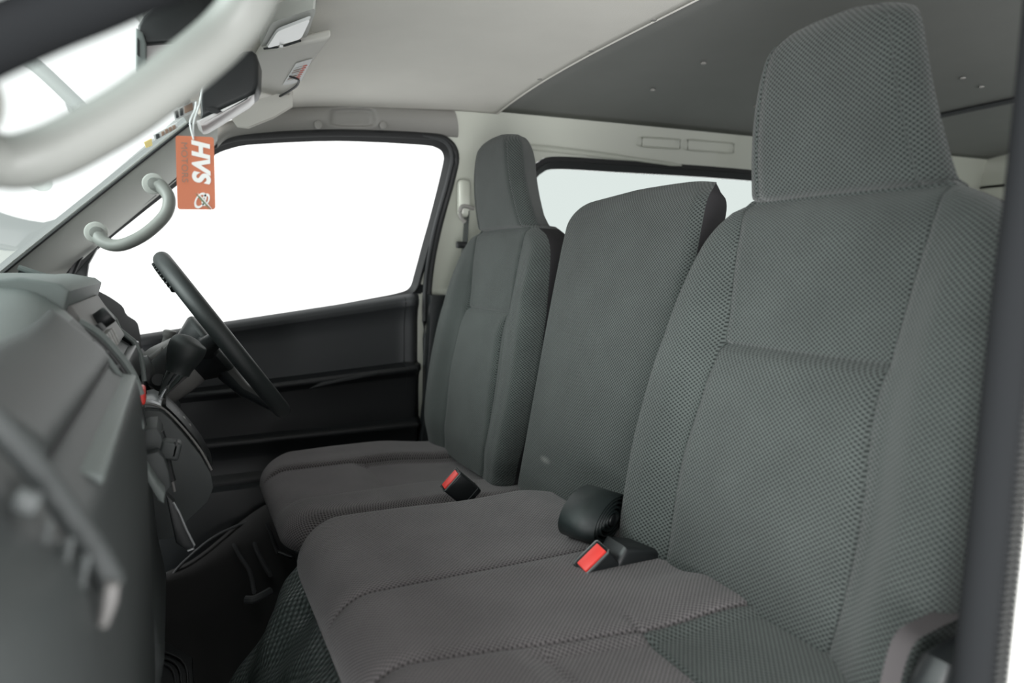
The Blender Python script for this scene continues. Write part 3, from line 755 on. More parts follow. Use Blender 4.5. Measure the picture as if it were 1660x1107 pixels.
# -- driver's seat
ds = thing('driver_seat', (.4, 1.46, .02), 'grey cloth driver seat with its own headrest, behind the steering wheel', 'seat')
backrest(ds, 1.474, .2, .668, .33, 1.06, .010, z_seam=.677, hs=1.06)
DZ = .345
def zd(X, y, z, s):
    if s < .02: return z
    up = ss(.03, .09, s); d_ = 0
    for y0 in (1.332, 1.556):
        d_ -= .0045*math.exp(-((y-y0)/.002)**2)+.003*math.exp(-((y-y0)/.012)**2)
    inn = ss(1.325, 1.345, y)*ss(1.565, 1.545, y)
    xs_ = .372
    d_ -= inn*(.004*math.exp(-((X-xs_)/.003)**2)+.012*ss(xs_-.04, xs_, X))
    d_ -= .010*inn
    d_ += .003*ss(1.60, 1.66, y)*ss(.20, .34, X)*ss(.56, .40, X)
    d_ -= .012*ss(.42, .58, X)
    return z+d_*up
prof = nose(.150, .62, DZ+.004, .272)
ysm, rows, U = cushion(ds, 'cushion', 1.205, 1.700, .15, .62, DZ, [1.332, 1.556], prof, FAB_C, zd, corner=.10, nyc=70)
k1 = min(range(len(ysm)), key=lambda i: abs(ysm[i]-1.332)); k2 = min(range(len(ysm)), key=lambda i: abs(ysm[i]-1.556))
o = grid('cushion', rows, FAB_C, ds, uv=U, c=(k1, k2))
grid('side_bolster', rows, FAB_C, o, uv=U, c=(0, k1)); grid('side_bolster', rows, FAB_C, o, uv=U, c=(k2, len(ysm)-1))
lip = rows[0]
MB().tube([p+Vector((-.003, 0, .004)) for p in lip], .0035, 8).build('piping', PIPE, o)
for e, ys_ in ((0, 1), (-1, -1)):
    V = [r[e] for r in rows]; V2 = [Vector((p.x, p.y, .24)) for p in V]; nn = len(V)
    build('end_cloth', V+V2, [(i, i+1, nn+i+1, nn+i) for i in range(nn-1)], PIPE, o)
Gs = [[p+Vector((.006+.03*t, 0, -.09*t)) for p in lip] for t in (0, .3, .6, 1)]
grid('front_skirt', Gs, PIPE, o)
MB().box((.40, 1.46, .12), (.34, .40, .24), .02).build('seat_base', BLACK, ds)

# ------------------------------------------------------------------ buckles and belt roll
def buckle(name, base, ax, wid, sc, label):
    """ax: direction the buckle points; wid: direction of its width"""
    a = Vector(ax).normalized(); w = Vector(wid); w = (w-a*w.dot(a)).normalized(); n = a.cross(w).normalized()
    M = Matrix((w, n, a)).transposed(); B = Vector(base)
    g = thing(name, base, label, 'buckle', 'belt buckles with red buttons')
    L, Wd, Tk = .058*sc, .046*sc, .031*sc
    MB().box(B+a*L*.5, (Wd, Tk, L), .004*sc, M, 3).build('housing', BLACK, g)
    r = .0009*sc
    c = B+a*(L+.0005)
    f = [c+w*x*Wd*.5+n*y*Tk*.5 for x, y in ((-.86,-.98),(.86,-.98),(.98,-.8),(.98,.8),(.86,.98),(-.86,.98),(-.98,.8),(-.98,-.8))]
    MB().tube(f, r*1.6, 8, closed=True, up=n).build('face_rim', RIMG, g)
    s2 = B+a*L*.18
    f = [s2+w*x*Wd*.505+n*y*Tk*.51 for x, y in ((-.9,-1),(.9,-1),(1,-.8),(1,.8),(.9,1),(-.9,1),(-1,.8),(-1,-.8))]
    MB().tube(f, r, 8, closed=True, up=n).build('seam_rim', RUBG, g)
    MB().box(B+a*(L+.0012)+n*Tk*(-.08), (Wd*.82, Tk*.70, .006*sc), .0018*sc, M, 2).build('release_button', RED, g)
    MB().box(B+a*(L+.0004)+n*Tk*.36, (Wd*.8, Tk*.10, .0025*sc), .0006, M, 1).build('tongue_slot', RUBBER, g)
    return g, a, w, n
g, a_, w_, n_ = buckle('belt_buckle', (0.4915,0.7350,0.3729), (-.60,-.10,.72), (.7,-.10,.7), .95, 'red-button belt buckle standing between bench cushion and passenger backrest')
MB().prism([(.480,.35),(.480,.400),(.500,.425),(.56,.41),(.57,.35)], 'y', .715, .765, .008, 3).build('boot', BLACK, g)
g, a_, w_, n_ = buckle('belt_buckle', (0.4723,1.1650,0.3581), (-.66,.03,.62), (.7,-.12,.7), .95, 'small red-button belt buckle between driver seat and bench')
# belt roll
br = thing('belt_roll', (.53, .83, .40), 'rolled black lap belt lying on the bench against the backrest', 'seat belt')
c0 = Vector((.520, .822, .430)); ax_r = Vector((.50,-.80,-.10)).normalized()
def roll(r1, r2, hw, off, turns0, turns1, thick, name, mat):
    P = []; n = 60
    ex = Vector((0, 0, 1)); ex = (ex-ax_r*ex.dot(ax_r)).normalized(); ey = ax_r.cross(ex)
    G = []
    for sgn in (-1, 1):
        row = []
        for i in range(n+1):
            t = i/n; an = (turns0+(turns1-turns0)*t)*2*math.pi; r = r1+(r2-r1)*t
            row.append(c0+ax_r*off+ax_r*hw*sgn+ex*math.cos(an)*r*.72+ey*math.sin(an)*r*1.30)
        G.append(row)
    o = grid(name, G, mat, br); solid(o, thick); return o
roll(.040, .012, .027, 0, -.1, 3.4, .0022, 'webbing', WEB)
roll(.045, .045, .027, .0, -.30, .55, .0022, 'webbing', WEB)
MB().cyl(c0-ax_r*.02, c0+ax_r*.028, .009, 16, .002).build('tongue', BLACK, br)

# ------------------------------------------------------------------ floor covering, engine cover mat, sill
mt = thing('floor_mat', (.1, 1.1, .0), 'black studded vinyl mat draped over the engine cover in front of the bench', 'mat')
G = []
def hsh(x, y): return math.sin(x*37+y*21)*.5+math.sin(x*71-y*43+1.3)*.3+math.sin(y*95+x*11)*.2
PR = [(.30,.315),(.20,.318),(.155,.300),(.115,.262),(.092,.215),(.072,.165),(.050,.115),(.028,.070),(.0,.038),(-.04,.018),(-.10,.008),(-.2,.006)]
prs = resamp(smoothp([(a, 0, b_) for a, b_ in PR], 6), 80)
for j in range(150):
    y = .28+(1.195-.28)*j/149; row = []
    cr = ss(1.12, 1.195, y)
    for i, p in enumerate(prs):
        t = i/79; amp = .022*math.sin(math.pi*min(1, t*1.25))
        x = p.x+cr*.05-.02*ss(.95,.60,y)*math.sin(math.pi*t)
        wr = .012*math.exp(-((y-.86-(.20-p.z)*.6)/.028)**2-((p.z-.20)/.09)**2)+.012*math.exp(-((y-.74+(.16-p.z)*.5)/.03)**2-((p.z-.17)/.08)**2)-.014*math.exp(-((y-.80)/.03)**2-((p.z-.23)/.03)**2)
        row.append(Vector((x-amp*hsh(p.z*.6, y*.5)-wr*1.2, y, p.z+.006*hsh(y, t)*math.sin(math.pi*t))))
    G.append(row)
U = [[(G[i][j].y, j/79*.62) for j in range(80)] for i in range(150)]
grid('mat_sheet', G, MATV, mt, uv=U)
# driver side carpet mound with cut-out
cp = thing('floor_carpet', (.1, 1.45, .0), 'dark grey ribbed carpet on the driver footwell floor beside the door sill', 'carpet')
G = []
for j in range(50):
    y = 1.17+(1.76-1.17)*j/49; row = []
    for i in range(60):
        x = -.30+(.62)*i/59
        z = .012+.11*ss(-.02, .22, x)*ss(1.10, 1.30, y) + .03*ss(.05,.2,x)*ss(1.45, 1.2, y)+.09*ss(1.62, 1.76, y)*ss(-.3,.1,x)
        row.append(Vector((x, y, z)))
    G.append(row)
U = [[(G[i][j].y, G[i][j].x) for j in range(60)] for i in range(50)]
grid('carpet_sheet', G, MATS['floor_carpet'], cp, uv=U)
def czz(x, y): return .012+.11*ss(-.02, .22, x)*ss(1.10, 1.30, y) + .03*ss(.05,.2,x)*ss(1.45, 1.2, y)+.09*ss(1.62, 1.76, y)*ss(-.3,.1,x)
P = smoothp([Vector(q) for q in [(0.0924,1.7833,0.1300),(0.1041,1.6484,0.1300),(0.1164,1.5531,0.1300),(0.1156,1.4424,0.1300)]], 6)
MB().tube(P, .0045, 8).build('cut_edge', RUBG, cp)
P = smoothp([Vector(q) for q in [(0.1936,1.8208,0.1350),(0.1556,1.7654,0.1350),(0.1404,1.6962,0.1350),(0.1456,1.5790,0.1350),(0.1530,1.5001,0.1350)]], 6)
MB().tube(P, .005, 8).build('cut_edge', RUBG, cp)
MB().tube(smoothp([(0.0912,1.3292,0.1700),(0.1034,1.3234,0.1700),(0.1193,1.3320,0.1700),(0.1362,1.3461,0.1700)], 6), .0075, 10).build('rolled_edge', RUBG, cp)
hb = thing('floor_lever', (0.1927,1.4913,0.1700), 'thin black metal lever lying in the carpet cut-out before the driver seat', 'lever')
MB().tube(smoothp([(0.1700,1.7557,0.1700),(0.1725,1.6328,0.1700),(0.1736,1.5360,0.1700),(0.1813,1.5179,0.1700),(0.1976,1.4820,0.1700)], 5), .0045, 10).build('bar', BLACK, hb)
MB().tube([(0.1730,1.5097,0.1760),(0.1938,1.4718,0.1760)], .0022, 8).build('latch', CHROME, hb)
sl = smoothp([(-0.0505,1.7450,0.0447),(-0.0271,1.7450,0.0800),(0.0066,1.7450,0.1107),(0.0541,1.7450,0.1441),(0.1089,1.7450,0.1651),(0.1577,1.7450,0.1724),(0.2289,1.7450,0.1705)], 8)
MB().tube(sl, .0035, 8).build('sill_edge', RUBG, struct(thing('trim_7', (.1, 1.745, .1))))
sp_ = ORG
G = [[p+Vector((0, .02*t, -.16*t if t > 0 else 0)) for p in sl] for t in (0, .05, 1)]
MB().prism([(-.5,-.01),(.66,-.01),(.66,.24),(-.5,.24)], 'y', 1.79, 1.86, .01).build('sill_cover', BLACK, d)
gm = thing('foot_mat', (0, 1.2, .0), 'black ribbed rubber foot mat low in the dark footwell, bottom left', 'mat')
mz = .02
MB().prism([(q[0], q[1]) for q in [(-0.1266,1.5698,0.0200),(-0.0565,1.5313,0.0200),(-0.0017,1.4356,0.0200),(-0.0012,1.2119,0.0200),(-0.1280,1.2721,0.0200)]], 'z', .016, .028, .003).build('mat_plate', BLACK, gm)
for k in range(3):
    P = [(q[0], q[1], .030) for q in ([(-0.1068,1.5101,0.0300),(-0.0597,1.4803,0.0300),(-0.0147,1.4044,0.0300),(-0.0130,1.2551,0.0300)], [(-0.1057,1.4851,0.0300),(-0.0636,1.4603,0.0300),(-0.0253,1.3980,0.0300),(-0.0224,1.2595,0.0300)], [(-0.1046,1.4609,0.0300),(-0.0674,1.4409,0.0300),(-0.0347,1.3913,0.0300),(-0.0309,1.2636,0.0300)])[k]]
    MB().tube(smoothp(P, 5), .0022, 6).build('rib', RUBG, gm)

# ------------------------------------------------------------------ dashboard
dash = thing('dashboard', (-.2, 1.0, .1), 'dark grey plastic dashboard with glovebox lid and round-edged top, at the left', 'dashboard')
# section in X,Z from the windscreen over the top edge and down the face
DP = [(-.60,.690),(-.45,.712),(-.30,.728),(-.20,.734),(-.145,.732),(-.118,.726),(-.100,.7165),(-.083,.704),(-.070,.692),(-.066,.685),(-.064,.676),(-.058,.668),(-.047,.660),(-.0415,.652),(-.0395,.640),(-.0375,.62),(-.036,.575),(-.0365,.52),(-.0375,.47),(-.0385,.40),(-.0395,.33),(-.045,.25),(-.06,.15),(-.09,.06),(-.13,.0)]
dps = resamp(smoothp([(a, 0, b_) for a, b_ in DP], 8), 150)
def dshift(y):
    # centre stack and cluster sit further forward than the passenger side
    return -.020*ss(.872, .880, y)-.014*ss(1.235, 1.25, y)
def dlift(x, y): return (.034*ss(.62, 1.0, y)*ss(1.30, 1.235, y))*ss(-.06, -.14, x)*ss(-.60, -.30, x)
def dpoint(p, y):
    x, z = p.x+dshift(y)*ss(.76, .72, p.z)*1.0, p.z+dlift(p.x, y)
    # near end: rounded off towards the door
    k = max(0, (.335-y)/.12); x -= .075*k*k
    return Vector((x, y, z))
def dashgrid(name, y0, y1, ny, mat, r0, r1, parent=None, dx=0):
    G = []
    for j in range(ny+1):
        y = y0+(y1-y0)*j/ny; G.append([dpoint(dps[i], y)+Vector((dx, 0, 0)) for i in range(r0, r1+1)])
    return grid(name, G, mat, parent or dash)
iz = lambda z: min(range(40, 150), key=lambda i: abs(dps[i].z-z))
i_top = iz(.7165)
dashgrid('top_pad', .20, 1.24, 80, DASH_LIT, 0, i_top)
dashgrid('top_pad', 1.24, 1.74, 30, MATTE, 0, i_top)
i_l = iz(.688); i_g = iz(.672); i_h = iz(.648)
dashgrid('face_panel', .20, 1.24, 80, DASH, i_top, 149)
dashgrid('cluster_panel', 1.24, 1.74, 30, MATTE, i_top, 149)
# glovebox lid, proud of the face, with a gap all round
G = []
for j in range(31):
    y = .405+(.790-.405)*j/30; row = []
    for i in range(i_top-2, iz(.684)+1):
        p = dpoint(dps[i], y); nxt = dpoint(dps[i+1], y); t = (nxt-p).normalized(); nrm = Vector((-t.z, 0, t.x))
        if nrm.x < 0: nrm = -nrm
        row.append(p+nrm*.004)
    G.append(row)
lid = grid('glovebox_lid', G, DASH, dash); solid(lid, .006, 0)
lid.modifiers.new('b', 'BEVEL').width = .0015
gp = [G[0][0]]+[r[-1] for r in G]
MB().tube([r[-1]+Vector((-.001, 0, -.0035)) for r in G], .0028, 8).tube([p+Vector((0, -.004, -.001)) for p in G[0]], .0024, 8).build('lid_gap', RUBBER, dash)
# ledge under the lid, its highlight put into the lighter colour
MB().box(Vector((-.054, .655, .6605)), (.026, .400, .008), .003, Matrix.Rotation(math.radians(12), 3, 'Y'), 3).build('grab_ledge', DASH_LIT, dash)
# near end: vent with curved rail, dial and slats
P = smoothp([(-0.0795,0.3520,0.7274),(-0.0680,0.3520,0.7130),(-0.0563,0.3520,0.6931),(-0.0453,0.3520,0.6708),(-0.0359,0.3520,0.6503),(-0.0313,0.3520,0.6371)], 8)
vt = MB().tube(P, .0058, 12, flat=.8).build('vent_rail', DASH, dash)
MB().tube([(-0.0307,0.3450,0.6405),(-0.0321,0.3450,0.6326),(-0.0354,0.3450,0.6222)], [.0030,.0032,.0022], 10).build('vent_foot', SHROUD, vt)
for k, q in enumerate(([(-0.0502,0.3350,0.6761),(-0.0525,0.3350,0.6665)], [(-0.0434,0.3350,0.6671),(-0.0467,0.3350,0.6544)], [(-0.0381,0.3350,0.6587),(-0.0416,0.3350,0.6437)])):
    MB().tube(q, .0015 if k else .0012, 8, flat=1.2).build('vent_slat', RIMG, vt)
MB().box((-0.0577,0.3350,0.6845), (.010, .010, .010), .003, Matrix.Rotation(.5, 3, 'Y'), 3).build('vent_dial', RIMG, vt)
# lower near end of the dash
G = []
for j in range(20):
    t = j/19; row = []
    for i in range(24):
        s = i/23; ang = math.pi*.62*t
        base = Vector((-0.0675,0.3000,0.6865)).lerp(Vector((-.012, .300, .45)), s)
        row.append(base+Vector((-.07*(1-math.cos(ang)), -.045*math.sin(ang), 0)))
    G.append(row)
grid('end_cover', G, DASH, dash)
# curved dividing rails at the end of the passenger side
def alongdash(y, z0, z1, dx, r, name, mat, n=24, par=None, flat=1):
    Q = [dpoint(dps[i], y)+Vector((dx, 0, dx*.4)) for i in range(iz(z0), iz(z1)+1)]
    return MB().tube(resamp(Q, n), r, 8, flat=flat).build(name, mat, par or dash)
MB().tube(smoothp([(-0.1014,0.8300,0.7166),(-0.0855,0.8300,0.7054),(-0.0697,0.8300,0.6882),(-0.0555,0.8300,0.6629),(-0.0455,0.8300,0.6368),(-0.0390,0.8300,0.6072)], 6), .0042, 10, flat=.7).build('dividing_rail', DASH_LIT, dash)
MB().tube(smoothp([(-0.0972,0.8600,0.7172),(-0.0802,0.8600,0.7042),(-0.0642,0.8600,0.6837),(-0.0505,0.8600,0.6589),(-0.0422,0.8600,0.6360),(-0.0372,0.8600,0.6048)], 6), .0032, 10).build('dividing_rail', BLACK, dash)
MB().tube(smoothp([(-0.0942,0.8850,0.7185),(-0.0765,0.8850,0.7051),(-0.0601,0.8850,0.6833),(-0.0469,0.8850,0.6592),(-0.0396,0.8850,0.6350)], 6), .0045, 10).build('dividing_rail', DASH_LIT, dash)
for q in [(-0.0917,0.8450,0.7093),(-0.0812,0.8450,0.7018),(-0.0697,0.8450,0.6884),(-0.0604,0.8450,0.6729)]:
    MB().box(Vector(q)+Vector((.002, 0, 0)), (.005, .014, .003), .001).build('tray_clip', BLACK, dash)
# centre stack: hood above the radio, radio, dials
hood = MB().prism([(-.24,.725),(-.20,.762),(-.14,.767),(-.106,.760),(-.098,.753),(-.107,.724),(-.120,.712),(-.24,.69)], 'y', .862, 1.232, .004, 3).build('cluster_hood', DASH_LIT, dash)
rad = thing('radio', (-.10, 1.0, .66), 'slim grey car radio with round knob and small keys in the centre stack', 'radio')
def stackp(z, y, out=0):
    p = dpoint(dps[iz(z)], y); q = dpoint(dps[iz(z-.01)], y); t = (q-p).normalized(); n = Vector((-t.z, 0, t.x)); n = n if n.x > 0 else -n
    return p+n*out, t, n
def stackbox(z0, z1, y0, y1, thick, name, mat, par, bev=.002):
    a0, t, n = stackp((z0+z1)/2, (y0+y1)/2); M = Matrix((t, Vector((0, 1, 0)), n)).transposed()
    pa, _, _ = stackp(z0, (y0+y1)/2); pb, _, _ = stackp(z1, (y0+y1)/2)
    return MB().box((pa+pb)/2+n*thick*.5, ((pb-pa).length, abs(y1-y0), thick+.006), bev, M, 2).build(name, mat, par)
stackbox(.715, .668, .89, 1.19, .012, 'faceplate', SHROUD, rad, .003)
stackbox(.700, .692, .93, .97, .016, 'display', RUBBER, rad)
for i, z in enumerate((.690, .682, .674)):
    for j, y in enumerate((.93, .96, .99, 1.02)):
        stackbox(z+.003, z-.003, y-.012, y+.012, .0155, 'key', TRIM, rad, .001)
p0, t0, n0 = stackp(.700, 1.00, .008); MB().cyl(p0, p0+n0*.022, .011, 24, .003).build('knob', BLACK, rad)
MB().tube([stackp(z, 1.215, .008)[0] for z in (.735,.72,.705,.69,.675,.66,.645,.63,.615,.60)], .004, 10).build('stack_rail', DASH_LIT, dash)
MB().tube([stackp(z, 1.228, .004)[0] for z in (.735,.72,.705,.69,.675,.66,.645,.63,.615,.60,.58)], .006, 10).build('stack_rail', BLACK, dash)
stackbox(.66, .615, .89, 1.19, .006, 'pocket', BLACK, dash, .002)
stackbox(.600, .568, .885, .93, .010, 'switch_bezel', DASH_LIT, dash, .002)
hz_ = MB().box((-0.0441,1.0000,0.6161), (.010, .035, .022), .004, None, 3).build('hazard_button', RED, dash)
# instrument hood on the driver's side
P = smoothp([(-0.1389,1.4200,0.7363),(-0.1217,1.4200,0.7147),(-0.1010,1.4200,0.6818),(-0.0857,1.4200,0.6463),(-0.0763,1.4200,0.6039)], 8)
G = [[p+Vector((-.012*math.sin(t*math.pi)*0-.05*t, .30*t-.14, .01*math.sin(math.pi*t))) for p in P] for t in [k/8 for k in range(9)]]
ih = grid('instrument_hood', G, BLACK, dash); solid(ih, .010, 0)
MB().box((-0.0651,1.3600,0.6406), (.012, .03, .018), .003).build('switch_bezel', BLACK, dash)

# lower console beneath the stack, seen past the passenger side
MB().prism([(-.20,.60),(-.046,.588),(-.043,.52),(-.040,.40),(-.030,.33),(-.050,.22),(-.20,.05)], 'y', .86, 1.12, .008, 3).build('lower_console', DASH, dash)
# shift console: side cheek and metallic gate
sh = thing('shift_console', (0, 1.2, .4), 'dark grey shift console with a silver gate, right of the dashboard centre', 'console')
ck = [(q[0], q[2]) for q in [(-0.0528,1.1500,0.5661),(-0.0431,1.1500,0.5680),(-0.0255,1.1500,0.5636),(-0.0146,1.1500,0.5515),(0.0042,1.1500,0.5243),(0.0240,1.1500,0.4927),(0.0373,1.1500,0.4622),(0.0399,1.1500,0.4405),(0.0321,1.1500,0.4203),(0.0141,1.1500,0.4035),(-0.0054,1.1500,0.3873),(-0.0197,1.1500,0.3704),(-0.0650,1.1500,0.3705)]]
MB().prism(ck, 'y', 1.15, 1.155, .0015).build('side_cheek', DASH, sh)
ck2 = [(x-.0015, z+.0015) for x, z in ck]
MB().prism(ck2, 'y', 1.155, 1.27, .008, 3).build('housing', DASH, sh)
gt = smoothp([(-0.0524,1.1550,0.5770),(-0.0396,1.1550,0.5760),(-0.0253,1.1550,0.5692),(-0.0127,1.1550,0.5559),(0.0062,1.1550,0.5297),(0.0252,1.1550,0.4980),(0.0386,1.1550,0.4665)], 6)
MB().tube(gt, .0018, 8).build('edge_strip', SHROUD, sh)
MB().prism([(q[0], q[2]) for q in [(-0.0557,1.1600,0.5792),(-0.0378,1.1600,0.5814),(-0.0251,1.1600,0.5738),(-0.0255,1.1600,0.5655),(-0.0433,1.1600,0.5689),(-0.0562,1.1600,0.5682)]], 'y', 1.165, 1.262, .003).build('gate_plate', SILVER, sh)
G = [[p+Vector((.002, dy, dz)) for p in gt[14:]] for dy, dz in ((.012,.003), (.03,.010), (.06,.012), (.09,.004))]
grid('gate_cover', G, BLACK, sh)
for q in [(-0.0089,1.1900,0.5468),(-0.0008,1.1900,0.5364),(0.0065,1.1900,0.5250)]:
    MB().box(Vector(q)+Vector((.004, 0, .008)), (.006, .014, .004), .001, Matrix.Rotation(.8, 3, 'Y')).build('position_mark', TRIM, sh)
lv = thing('shift_lever', (-0.0302,1.2000,0.5671), 'shift lever with round black knob and chrome stem, standing on the shift console', 'lever')
MB().tube([(-0.0340,1.2000,0.5588),(-0.0292,1.2000,0.5708),(-0.0236,1.2000,0.5809)], .0042, 14).build('rod', SILVER, lv)
MB().tube([(-0.0254,1.2000,0.5782),(-0.0217,1.2000,0.5856),(-0.0115,1.2000,0.6021),(-0.0004,1.2000,0.6177)], [.0055,.0072,.0125,.0175], 24).build('chrome_sleeve', CHROME, lv)
kb = smoothp([(-0.0023,1.2000,0.6140),(0.0025,1.2000,0.6252),(0.0073,1.2000,0.6365),(0.0131,1.2000,0.6496),(0.0180,1.2000,0.6609),(0.0218,1.2000,0.6675)], 5)
n = len(kb)
MB().tube(kb, [.0185+(.0275-.0185)*ss(0, .62, i/(n-1))-.0275*.72*max(0, (i/(n-1)-.66)/.34)**2.2 for i in range(n)], 28, flat=1.05).build('knob', WHEEL, lv)
# climate controls and cup holder that stand out of the lower console
cc = thing('cup_holder', (-.02, .98, .5), 'black slide-out cup holder with a square knob on the console side', 'cup holder')
def pr(pts, y0, y1, nm, m, bev=.002): return MB().prism([(q[0], q[2]) for q in pts], 'y', y0, y1, bev, 2).build(nm, m, cc)
pr([(-0.0483,0.9800,0.5715),(-0.0379,0.9800,0.5759),(-0.0282,0.9800,0.5758),(-0.0231,0.9800,0.5657),(-0.0210,0.9800,0.5512),(-0.0269,0.9800,0.5455),(-0.0496,0.9800,0.5465)], .98, 1.06, 'upper_drum', DASH, .003)
pr([(-0.0490,0.9600,0.5429),(-0.0414,0.9600,0.5482),(-0.0277,0.9600,0.5505),(-0.0213,0.9600,0.5419),(-0.0166,0.9600,0.5233),(-0.0155,0.9600,0.5034),(-0.0206,0.9600,0.4977),(-0.0303,0.9600,0.4960),(-0.0500,0.9600,0.5237)], .96, 1.02, 'lower_drum', DASH, .003)
MB().tube(smoothp([(-0.0281,1.0000,0.5715),(-0.0235,1.0000,0.5630),(-0.0200,1.0000,0.5464),(-0.0181,1.0000,0.5266),(-0.0142,1.0000,0.5015),(-0.0121,1.0000,0.4855)], 6), .0016, 8).build('rim', SHROUD, cc)
MB().tube(smoothp([(-0.0262,1.0000,0.5665),(-0.0215,1.0000,0.5449),(-0.0196,1.0000,0.5251),(-0.0157,1.0000,0.5000)], 6), .006, 8).build('slide_slot', RUBBER, cc)
MB().box((-0.0143,0.9900,0.5449), (.024, .026, .024), .004, Matrix.Rotation(.25, 3, 'Y'), 3).build('knob', DASH, cc)
MB().box((-0.0086,0.9850,0.5462), (.006, .016, .021), .002, Matrix.Rotation(.25, 3, 'Y')).build('knob_cap', BLACK, cc)
pr([(-0.0454,0.9300,0.5523),(-0.0383,0.9300,0.5379),(-0.0288,0.9300,0.5170),(-0.0214,0.9300,0.5052),(-0.0233,0.9300,0.4917),(-0.0297,0.9300,0.4972),(-0.0439,0.9300,0.5311)], .93, .965, 'pull_flap', DASH_LIT, .003)
pe = thing('pedal_bracket', (-0.0026,1.0500,0.4051), 'slim black rectangular panel frame hanging beneath the cup holder', 'panel')
MB().tube([(-0.0146,1.0300,0.4624),(-0.0085,1.0300,0.4478),(-0.0006,1.0300,0.4224),(0.0083,1.0300,0.3982),(0.0074,1.0300,0.3940),(-0.0004,1.0300,0.3919)], .0016, 8).build('bright_edge', SILVER, pe)
MB().prism([(q[0], q[2]) for q in [(-0.0237,1.0300,0.4757),(-0.0138,1.0300,0.4623),(0.0082,1.0300,0.3965),(-0.0005,1.0300,0.3910),(-0.0142,1.0300,0.4056)]], 'y', 1.03, 1.05, .002).build('plate', BLACK, pe)

# ------------------------------------------------------------------ steering wheel and column
st = thing('steering_wheel', (.0775, 1.45, .46), 'black steering wheel seen edge-on in front of the driver window', 'steering wheel')
ctr = Vector((.081, 1.45, .6425)); dn = Vector((.200, 0, -.295)).normalized(); nrm = Vector((dn.z*-1, 0, dn.x)).normalized()
dn = dn; lat = Vector((0, 1, 0)); R_ = .176
ring = [ctr+dn*math.cos(a)*R_+lat*math.sin(a)*R_ for a in [2*math.pi*k/72 for k in range(72)]]
MB().tube(ring, .0155, 20, closed=True, up=nrm).build('rim', WHEEL, st)
# finger grips moulded on the front of the rim
gb = MB()
for k in range(9):
    a = math.pi+(.16+.075*k); p = ctr+dn*math.cos(a)*R_+lat*math.sin(a)*R_-nrm*.013
    rad_ = (p-ctr).normalized(); gb.tube([p-rad_*.012, p-rad_*.004-nrm*.004, p+rad_*.006-nrm*.003], [.002,.0035,.002], 8)
gb2 = MB()
for k in range(9):
    a = math.pi-(.16+.075*k); p = ctr+dn*math.cos(a)*R_+lat*math.sin(a)*R_-nrm*.013
    rad_ = (p-ctr).normalized(); gb2.tube([p-rad_*.012, p-rad_*.004-nrm*.004, p+rad_*.006-nrm*.003], [.002,.0035,.002], 8)
gb.build('finger_grip', WHEEL, st); gb2.build('finger_grip', WHEEL, st)
hc = ctr-nrm*.030
hub = MB()
G = []
for j in range(13):
    f = j/12
    rr = .078*math.sqrt(max(0, 1-(f*.98)**4)) if f > 0 else .078
    G.append([hc+nrm*(.018*f)+dn*math.cos(a)*rr*.85+lat*math.sin(a)*rr for a in [2*math.pi*k/40 for k in range(41)]])
grid('airbag_pad', G, WHEEL, st)
G = [[hc-nrm*(.05*f)+dn*math.cos(a)*.078*.85*(1-.35*f)+lat*math.sin(a)*.078*(1-.35*f) for a in [2*math.pi*k/40 for k in range(41)]] for f in (0, .1, .4, .7, 1)]
grid('hub_shell', G, BLACK, st)
for a in (math.radians(98), math.radians(262), math.radians(28), math.radians(-28)):
    d_ = dn*math.cos(a)+lat*math.sin(a)
    MB().tube([hc+d_*.06-nrm*.004, hc+d_*.11-nrm*.0, ctr+d_*.172-nrm*.004], [.020,.014,.011], 12, flat=1.2, up=nrm).build('spoke', BLACK, st)
col = thing('steering_column', (-.05, 1.45, .58), 'grey column shroud with stalks behind the steering wheel', 'steering column')
c1 = hc-nrm*.045
def sect(c, hw, hh, n=28):
    out = []
    for k in range(n+1):
        a = 2*math.pi*k/n; ca, sa = math.cos(a), math.sin(a); e = .6
        out.append(c+lat*hw*math.copysign(abs(ca)**e, ca)+(-dn)*hh*math.copysign(abs(sa)**e, sa))
    return out
axd = -nrm
G = [sect(c1+axd*t+(-dn)*dz, hw, hh) for t, hw, hh, dz in ((-.004,.030,.030,.004),(0,.060,.048,.004),(.04,.064,.052,.006),(.09,.062,.050,.006),(.16,.058,.046,.0))]
grid('shroud', G, SHROUD, col)
MB().tube(smoothp([c1+axd*.05+lat*-.05, c1+axd*.05+lat*-.10+(-dn)*.012, c1+axd*.045+lat*-.17+(-dn)*.022], 6), [.008]*7+[.010]*6, 12).build('stalk', BLACK, col)
MB().tube(smoothp([(-0.0292,1.5200,0.5859),(-0.0213,1.5200,0.6180),(-0.0137,1.5200,0.6417),(-0.0110,1.5200,0.6536)], 6), [.010]*12+[.012]*5+[.012,.009], 14).build('stalk', SHROUD, col)
MB().tube([(-0.0489,1.3300,0.5907),(-0.0412,1.3300,0.5965),(-0.0316,1.3300,0.6021)], [.036,.036,.030], 28).build('lock_bezel', BLACK, col)
MB().tube([(-0.0354,1.3200,0.5975),(-0.0256,1.3200,0.6063),(-0.0117,1.3200,0.6254),(0.0024,1.3200,0.6435)], [.022,.020,.016,.014], 20).build('stalk_boot', RUBBER, col)
MB().prism([(q[0], q[2]) for q in [(-0.0610,1.3800,0.6081),(-0.0250,1.3800,0.6365),(-0.0162,1.3800,0.6164),(-0.0483,1.3800,0.5943)]], 'y', 1.36, 1.40, .006, 3).build('switch_housing', SHROUD, col)
# knee panel below the column
MB().prism([(-.12,.60),(-.075,.605),(-.03,.54),(.0,.47),(-.02,.36),(-.12,.30)], 'y', 1.28, 1.75, .012, 3).build('knee_panel', BLACK, dash)

